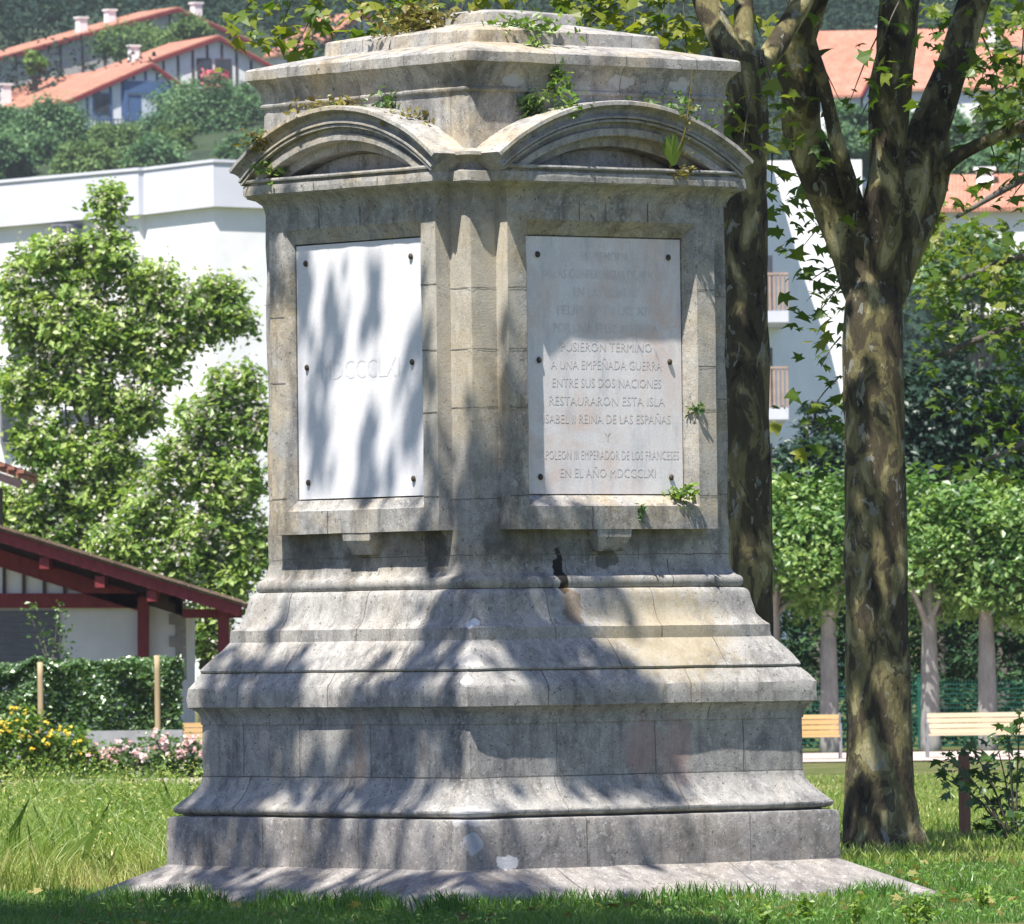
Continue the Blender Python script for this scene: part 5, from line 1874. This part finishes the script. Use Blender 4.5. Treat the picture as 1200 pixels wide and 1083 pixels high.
for i, (yt, yb_) in enumerate(((322, 378), (432, 492), (546, 600))):
    bb = MB()
    c0, c1 = Pt(880, yb_, YW2 - 1.5), Pt(924, yb_ - 14, YW2 - 1.5)
    bb.box2((c0[0], YW2 - 1.5, c0[2]), (c1[0], YW2 + 5.0, c1[2]))
    bo = bb.build('balcony', M['white_lav'], wb2)
    rr = MB()
    r0, r1 = Pt(882, yb_ - 14, YW2 - 1.45), Pt(922, yt, YW2 - 1.45)
    nb = 9
    for k in range(nb):
        x = r0[0] + (r1[0] - r0[0]) * k / (nb - 1)
        rr.box2((x - .045, YW2 - 1.46, r0[2]), (x + .045, YW2 - 1.40, r1[2]))
    rr.box2((r0[0] - .05, YW2 - 1.48, r1[2]), (r1[0] + .05, YW2 - 1.38, r1[2] + .08))
    rr.build('railing', M['rail'], bo)
    wn_ = MB()
    wn_.box2((r0[0] + .1, YW2 + 3.2, r0[2]), (r1[0] - .35, YW2 + 3.3, r1[2] + .9))
    wn_.build('pane', M['glass'], bo)


# ------------------------------------------------------------------ houses on the hill
def hill_house(label, apex_px, apex_py, Y, phi, wl, dl, wr, dr, body_h, L, roof='roof_orange', studs='dark_wood', wall='white', over=0.5, windows=(), chimneys=(), stud_n=9, loggia=False):
    """apex at the near gable; ridge runs away along (-sin phi, cos phi)"""
    ap = np.array(Pt(apex_px, apex_py, Y))
    ph = math.radians(phi)
    t = thing('hillside_house', label, 'house', (ap[0], ap[1], ap[2] - body_h), ph, 'houses on the hillside')
    Z = body_h          # local apex height; base at 0 (sunk)
    mb = MB()
    poly = [(-wl, 0, -2), (wr, 0, -2), (wr, 0, Z - dr), (0, 0, Z - 0.25), (-wl, 0, Z - dl)]
    mb.prism(poly[::-1] if False else poly, (0, L, 0))
    mb.build('wall', M[wall], t, local=True)
    rb = MB()
    for (x, d) in ((-wl, dl), (wr, dr)):
        ex = x * (1 + over / abs(x))
        ez = Z - d * (1 + over / abs(x))
        p = [(0, -over, Z), (ex, -over, ez), (ex, -over, ez + 0.22), (0, -over, Z + 0.24)]
        rb.prism(p, (0, L + 2 * over, 0))
    ro = rb.build('roof', M[roof], t, local=True)
    me = ro.data
    uv = me.uv_layers.new(name='UVMap')
    co = np.empty(len(me.vertices) * 3, np.float32)
    me.vertices.foreach_get('co', co)
    li = np.empty(len(me.loops), np.int32)
    me.loops.foreach_get('vertex_index', li)
    co = co.reshape(-1, 3)[li]
    uv.data.foreach_set('uv', np.stack([co[:, 1], co[:, 0]], 1).ravel().astype(np.float32))
    vb = MB()
    for (x, d) in ((-wl, dl), (wr, dr)):
        ex = x * (1 + over / abs(x))
        ez = Z - d * (1 + over / abs(x))
        vb.beam((0, -over - .05, Z - .1), (ex, -over - .05, ez - .1), 0.12, 0.35, (0, 0, 1))
    vb.build('bargeboard', M['red_wood'], t, local=True)
    for k in range(stud_n):
        x = -wl + (k + 0.5) * (wl + wr) / stud_n
        top = Z - 0.4 - (dl * -x / wl if x < 0 else dr * x / wr)
        sb_ = MB()
        sb_.box2((x - .11, -.12, top - 3.2 if top > 3.2 else 0), (x + .11, -.004, top))
        sb_.build('timber', M[studs], t, local=True)
    for (x, z, w, h) in windows:
        wb_ = MB()
        wb_.box2((x - w / 2 - .15, -.16, z - .15), (x + w / 2 + .15, -.006, z + h + .15))
        wo = wb_.build('window', M[studs], t, local=True)
        gb = MB()
        gb.box2((x - w / 2, -.19, z), (x + w / 2, -.162, z + h))
        gb.build('pane', M['glass'], wo, local=True)
    for (x, y, h) in chimneys:
        cb = MB()
        zr_ = Z - (dl * -x / wl if x < 0 else dr * x / wr)
        cb.box2((x - .45, y - .45, zr_ - .6), (x + .45, y + .45, zr_ + h))
        cb.box2((x - .58, y - .58, zr_ + h + .002), (x + .58, y + .58, zr_ + h + .18))
        cb.build('chimney', M['white'], ro, local=True)
    if loggia:
        lb = MB()
        lb.box2((-2.7, -.16, Z - 6.3), (2.5, -.006, Z - 1.5))
        lo = lb.build('loggia', M['pale_blue'], t, local=True)
        gb = MB()
        for (x, w) in ((-1.7, 1.3), (1.3, 1.5)):
            gb.box2((x - w / 2, -.19, Z - 6.0), (x + w / 2, -.162, Z - 2.9))
        gb.build('pane', M['blue_wood'], lo, local=True)
        lb = MB()
        for x in (-2.7, 2.5):
            lb.box2((x - .16, -.34, Z - 6.3), (x + .16, -.165, Z - 1.5))
        lb.box2((-2.5, -.33, Z - 2.7), (2.3, -.166, Z - 1.6))
        lb.build('lintel', M['blue_wood'], lo, local=True)
        rb2 = MB()
        rb2.box2((-wl + 1.5, -.9, Z - 6.4), (wr + .2, -.31, Z - 6.15))
        for k in range(26):
            x = -wl + 1.6 + k * (wl + wr - 1.6) / 25
            rb2.box2((x - .05, -.9, Z - 6.15), (x + .05, -.84, Z - 5.3))
        rb2.box2((-wl + 1.5, -.93, Z - 5.3), (wr + .2, -.81, Z - 5.2))
        rb2.build('balcony', M['blue_wood'], t, local=True)
    return t


hill_house('white house with blue timbers, blue balcony and orange roof, lowest of the hill houses', 176, 76, 800, 28, 8.4, 3.5, 2.5, 1.6, 8.6, 25, studs='blue_wood', windows=((-5.1, 3.9, 1.5, 1.8),), chimneys=((-7.2, 17.0, 2.0),), loggia=True)
hb2 = hill_house('white house with dark timbers and red flower boxes above the blue one', 254, 44, 825, 26, 8.0, 2.8, 5.9, 2.9, 7.6, 11, windows=((-1.4, 3.4, 1.2, 2.0), (0.6, 3.4, 1.4, 2.0)), chimneys=((-6.6, 5.0, 1.6),))
hill_house('big orange-roofed house highest on the hill behind the shrubs', 206, 11, 862, 33, 22.5, 6.0, 8.2, 3.0, 8.5, 7, windows=((-3.0, 4.4, 1.4, 1.2),), chimneys=((-9.6, 2.5, 1.5), (-4.8, 5.0, 1.3), (4.2, 3.0, 2.4)), stud_n=12, wall='cream')
hill_house('small grey-gabled house glimpsed through the plane leaves above the cornice', 424, 16, 840, 30, 5.5, 3.6, 4, 3.0, 7, 9, stud_n=5)
hill_house('long orange-roofed house behind the limbs of the plane tree', 1250, 34, 700, 84, 9.0, 5.2, 6, 4, 9.5, 22, chimneys=((-3.0, 6.0, 1.6), (-2.0, 15, 1.4)), stud_n=6)
hill_house('orange-roofed house lower on the right behind the boughs', 1250, 208, 440, 86, 4.6, 1.75, 4, 2, 5.2, 6.2, chimneys=((-1.2, 4.2, 0.8),), stud_n=4)
hill_house('orange-roofed house with white wall between the two left limbs', 1030, 60, 640, 72, 6.5, 3.6, 4, 2.5, 8.5, 4.2, stud_n=4)

t = thing('flower_box', 'row of bright red geraniums on the balcony of the dark-timbered house', 'flowers', Pt(252, 100, 822))
mb = MB()
P = np.stack([Pt(rng.uniform(237, 268), (88 if rng.uniform() < .6 else 101) + rng.normal(0, 3), 822.0 + rng.normal(0, .3)) for _ in range(150)])
leaves(mb, P, 0.55, 0.2, None, np.repeat(np.array([[0, -0.6, 0.3]]), 150, 0), aspect=0.9)
mb.build('flower_heads', M['fl_red'], t)

# individual trees on the hill
HG = 'trees on the hillside'


def hill_tree(label, px, py, Y, rpx, rpy, n=90, mat='lf_hill', leaf=0.34, name='hillside_tree'):
    c = np.array(Pt(px, py, Y))
    k = Y / F
    b = np.array((c[0], Y, min(float(zg(c[0], Y)), c[2] - rpy * k)))
    simple_tree(name, label, 'tree', b, 2, 0.35, c, (rpx * k, rpx * k, rpy * k), n, 120, rpx * k * 0.15, leaf, mat, 'bark2', HG, 5, 0.45, -0.9)


hill_tree('dark round tree in front of the blue-timbered house, left', 60, 168, 772, 60, 50, 170)
hill_tree('dark tree at the left edge above the white parapet', 5, 190, 760, 40, 36, 80)
hill_tree('dark broad tree in front of the dark-timbered house', 232, 148, 785, 68, 56, 210)
hill_tree('dark tree right of the broad one, behind the arch', 282, 146, 790, 38, 56, 120)
hill_tree('lighter low shrub mass between the two tiled roofs', 160, 52, 845, 52, 22, 90, 'lf_hill_light')
hill_tree('pale shrub below the top roof near its right gable', 222, 40, 848, 30, 20, 50, 'lf_hill_light')
hill_tree('small yellow-green bush beside the white chimney', 40, 74, 812, 14, 14, 24, 'lf_bright', 0.4)
hill_tree('tree behind the white parapet below the blue balcony', 138, 176, 765, 40, 32, 90, 'lf_hill_light')
hill_tree('pale green rounded bush above the middle of the white parapet', 100, 196, 750, 44, 28, 80, 'lf_hill_light')
hill_tree('mid green bush above the bend of the white parapet', 182, 190, 755, 44, 30, 90)
hill_tree('green bush just left of the left arch', 288, 184, 758, 38, 34, 80)
hill_tree('round tree at the left edge under the long white chimney', 12, 150, 778, 26, 26, 50)
hill_tree('pale bush under the blue balcony', 200, 176, 770, 34, 28, 60, 'lf_hill_light')
hill_tree('dark tree between the limbs of the right plane tree', 1000, 165, 600, 40, 46, 90)
hill_tree('dark tree under the long orange roof', 1100, 160, 610, 50, 42, 110)
hill_tree('pale green tree under the right end of the long roof', 1175, 150, 600, 44, 36, 90, 'lf_hill_light')
hill_tree('dark tree above the lower right roof', 1160, 195, 590, 50, 26, 80)
hill_tree('dark tree below the lower right roof', 1150, 320, 400, 60, 44, 110, 'lf_hill', 0.35)

# far wood covering the hill
N = 2300
Yw = rng.uniform(500, 1250, N)
Xw = rng.uniform(-1, 1, N) * (0.066 * Yw + 6)
keep = ~((Xw / Yw < -0.0255) & (Yw < 800))
for (px, Y0, w_, d0, d1) in ((110, 800, 120, -45, 12), (150, 860, 170, -40, 14), (260, 825, 90, -45, 12), (1110, 700, 170, -70, 12), (1180, 440, 90, -60, 10), (424, 840, 40, -30, 10), (1000, 640, 60, -60, 8)):
    xc = Pt(px, 100, Y0)[0]
    keep &= ~((np.abs(Xw - xc) < w_ * Y0 / F) & (Yw > Y0 + d0) & (Yw < Y0 + d1))
Xw, Yw = Xw[keep], Yw[keep]
fb = MB()
Zw = zg(Xw, Yw)
rw = rng.uniform(2.2, 4.2, len(Xw))
per = 150
d = unit(rng.normal(size=(len(Xw) * per, 3)))
d[:, 2] = np.abs(d[:, 2]) * 1.2 - 0.25
R_ = np.repeat(rw, per)[:, None]
C = np.repeat(np.stack([Xw, Yw, Zw + rw * 0.9], 1), per, 0)
wob = rng.uniform(0.55, 1.05, len(C))[:, None]
tone = np.repeat(rng.normal(0.38, 0.2, len(Xw)), per) + rng.normal(0, 0.14, len(C))
leaves(fb, C + d * R_ * wob * np.array((1, 1, 1.15)), 0.55, 0.3, tone, d * 0.6)
tag(fb.build('hillside_woods', M['lf_woods']), 'dark wooded slope covering the hill behind the houses', 'woods', None, 'stuff')

# ------------------------------------------------------------------ air
HAZE = True
if HAZE:
    m, nt, out = new_mat('pale_air')
    pv = nt.nodes.new('ShaderNodeVolumePrincipled')
    pv.inputs['Color'].default_value = (0.90, 0.94, 1.0, 1)
    pv.inputs['Density'].default_value = 0.00010
    pv.inputs['Anisotropy'].default_value = 0.2
    nt.links.new(pv.outputs[0], out.inputs['Volume'])
    mb = MB()
    zmin = -3.0
    mb.box2((-700, -80, zmin), (700, 2700, 330))
    tag(mb.build('haze', m), 'thin blue summer haze', 'haze', None, 'stuff')
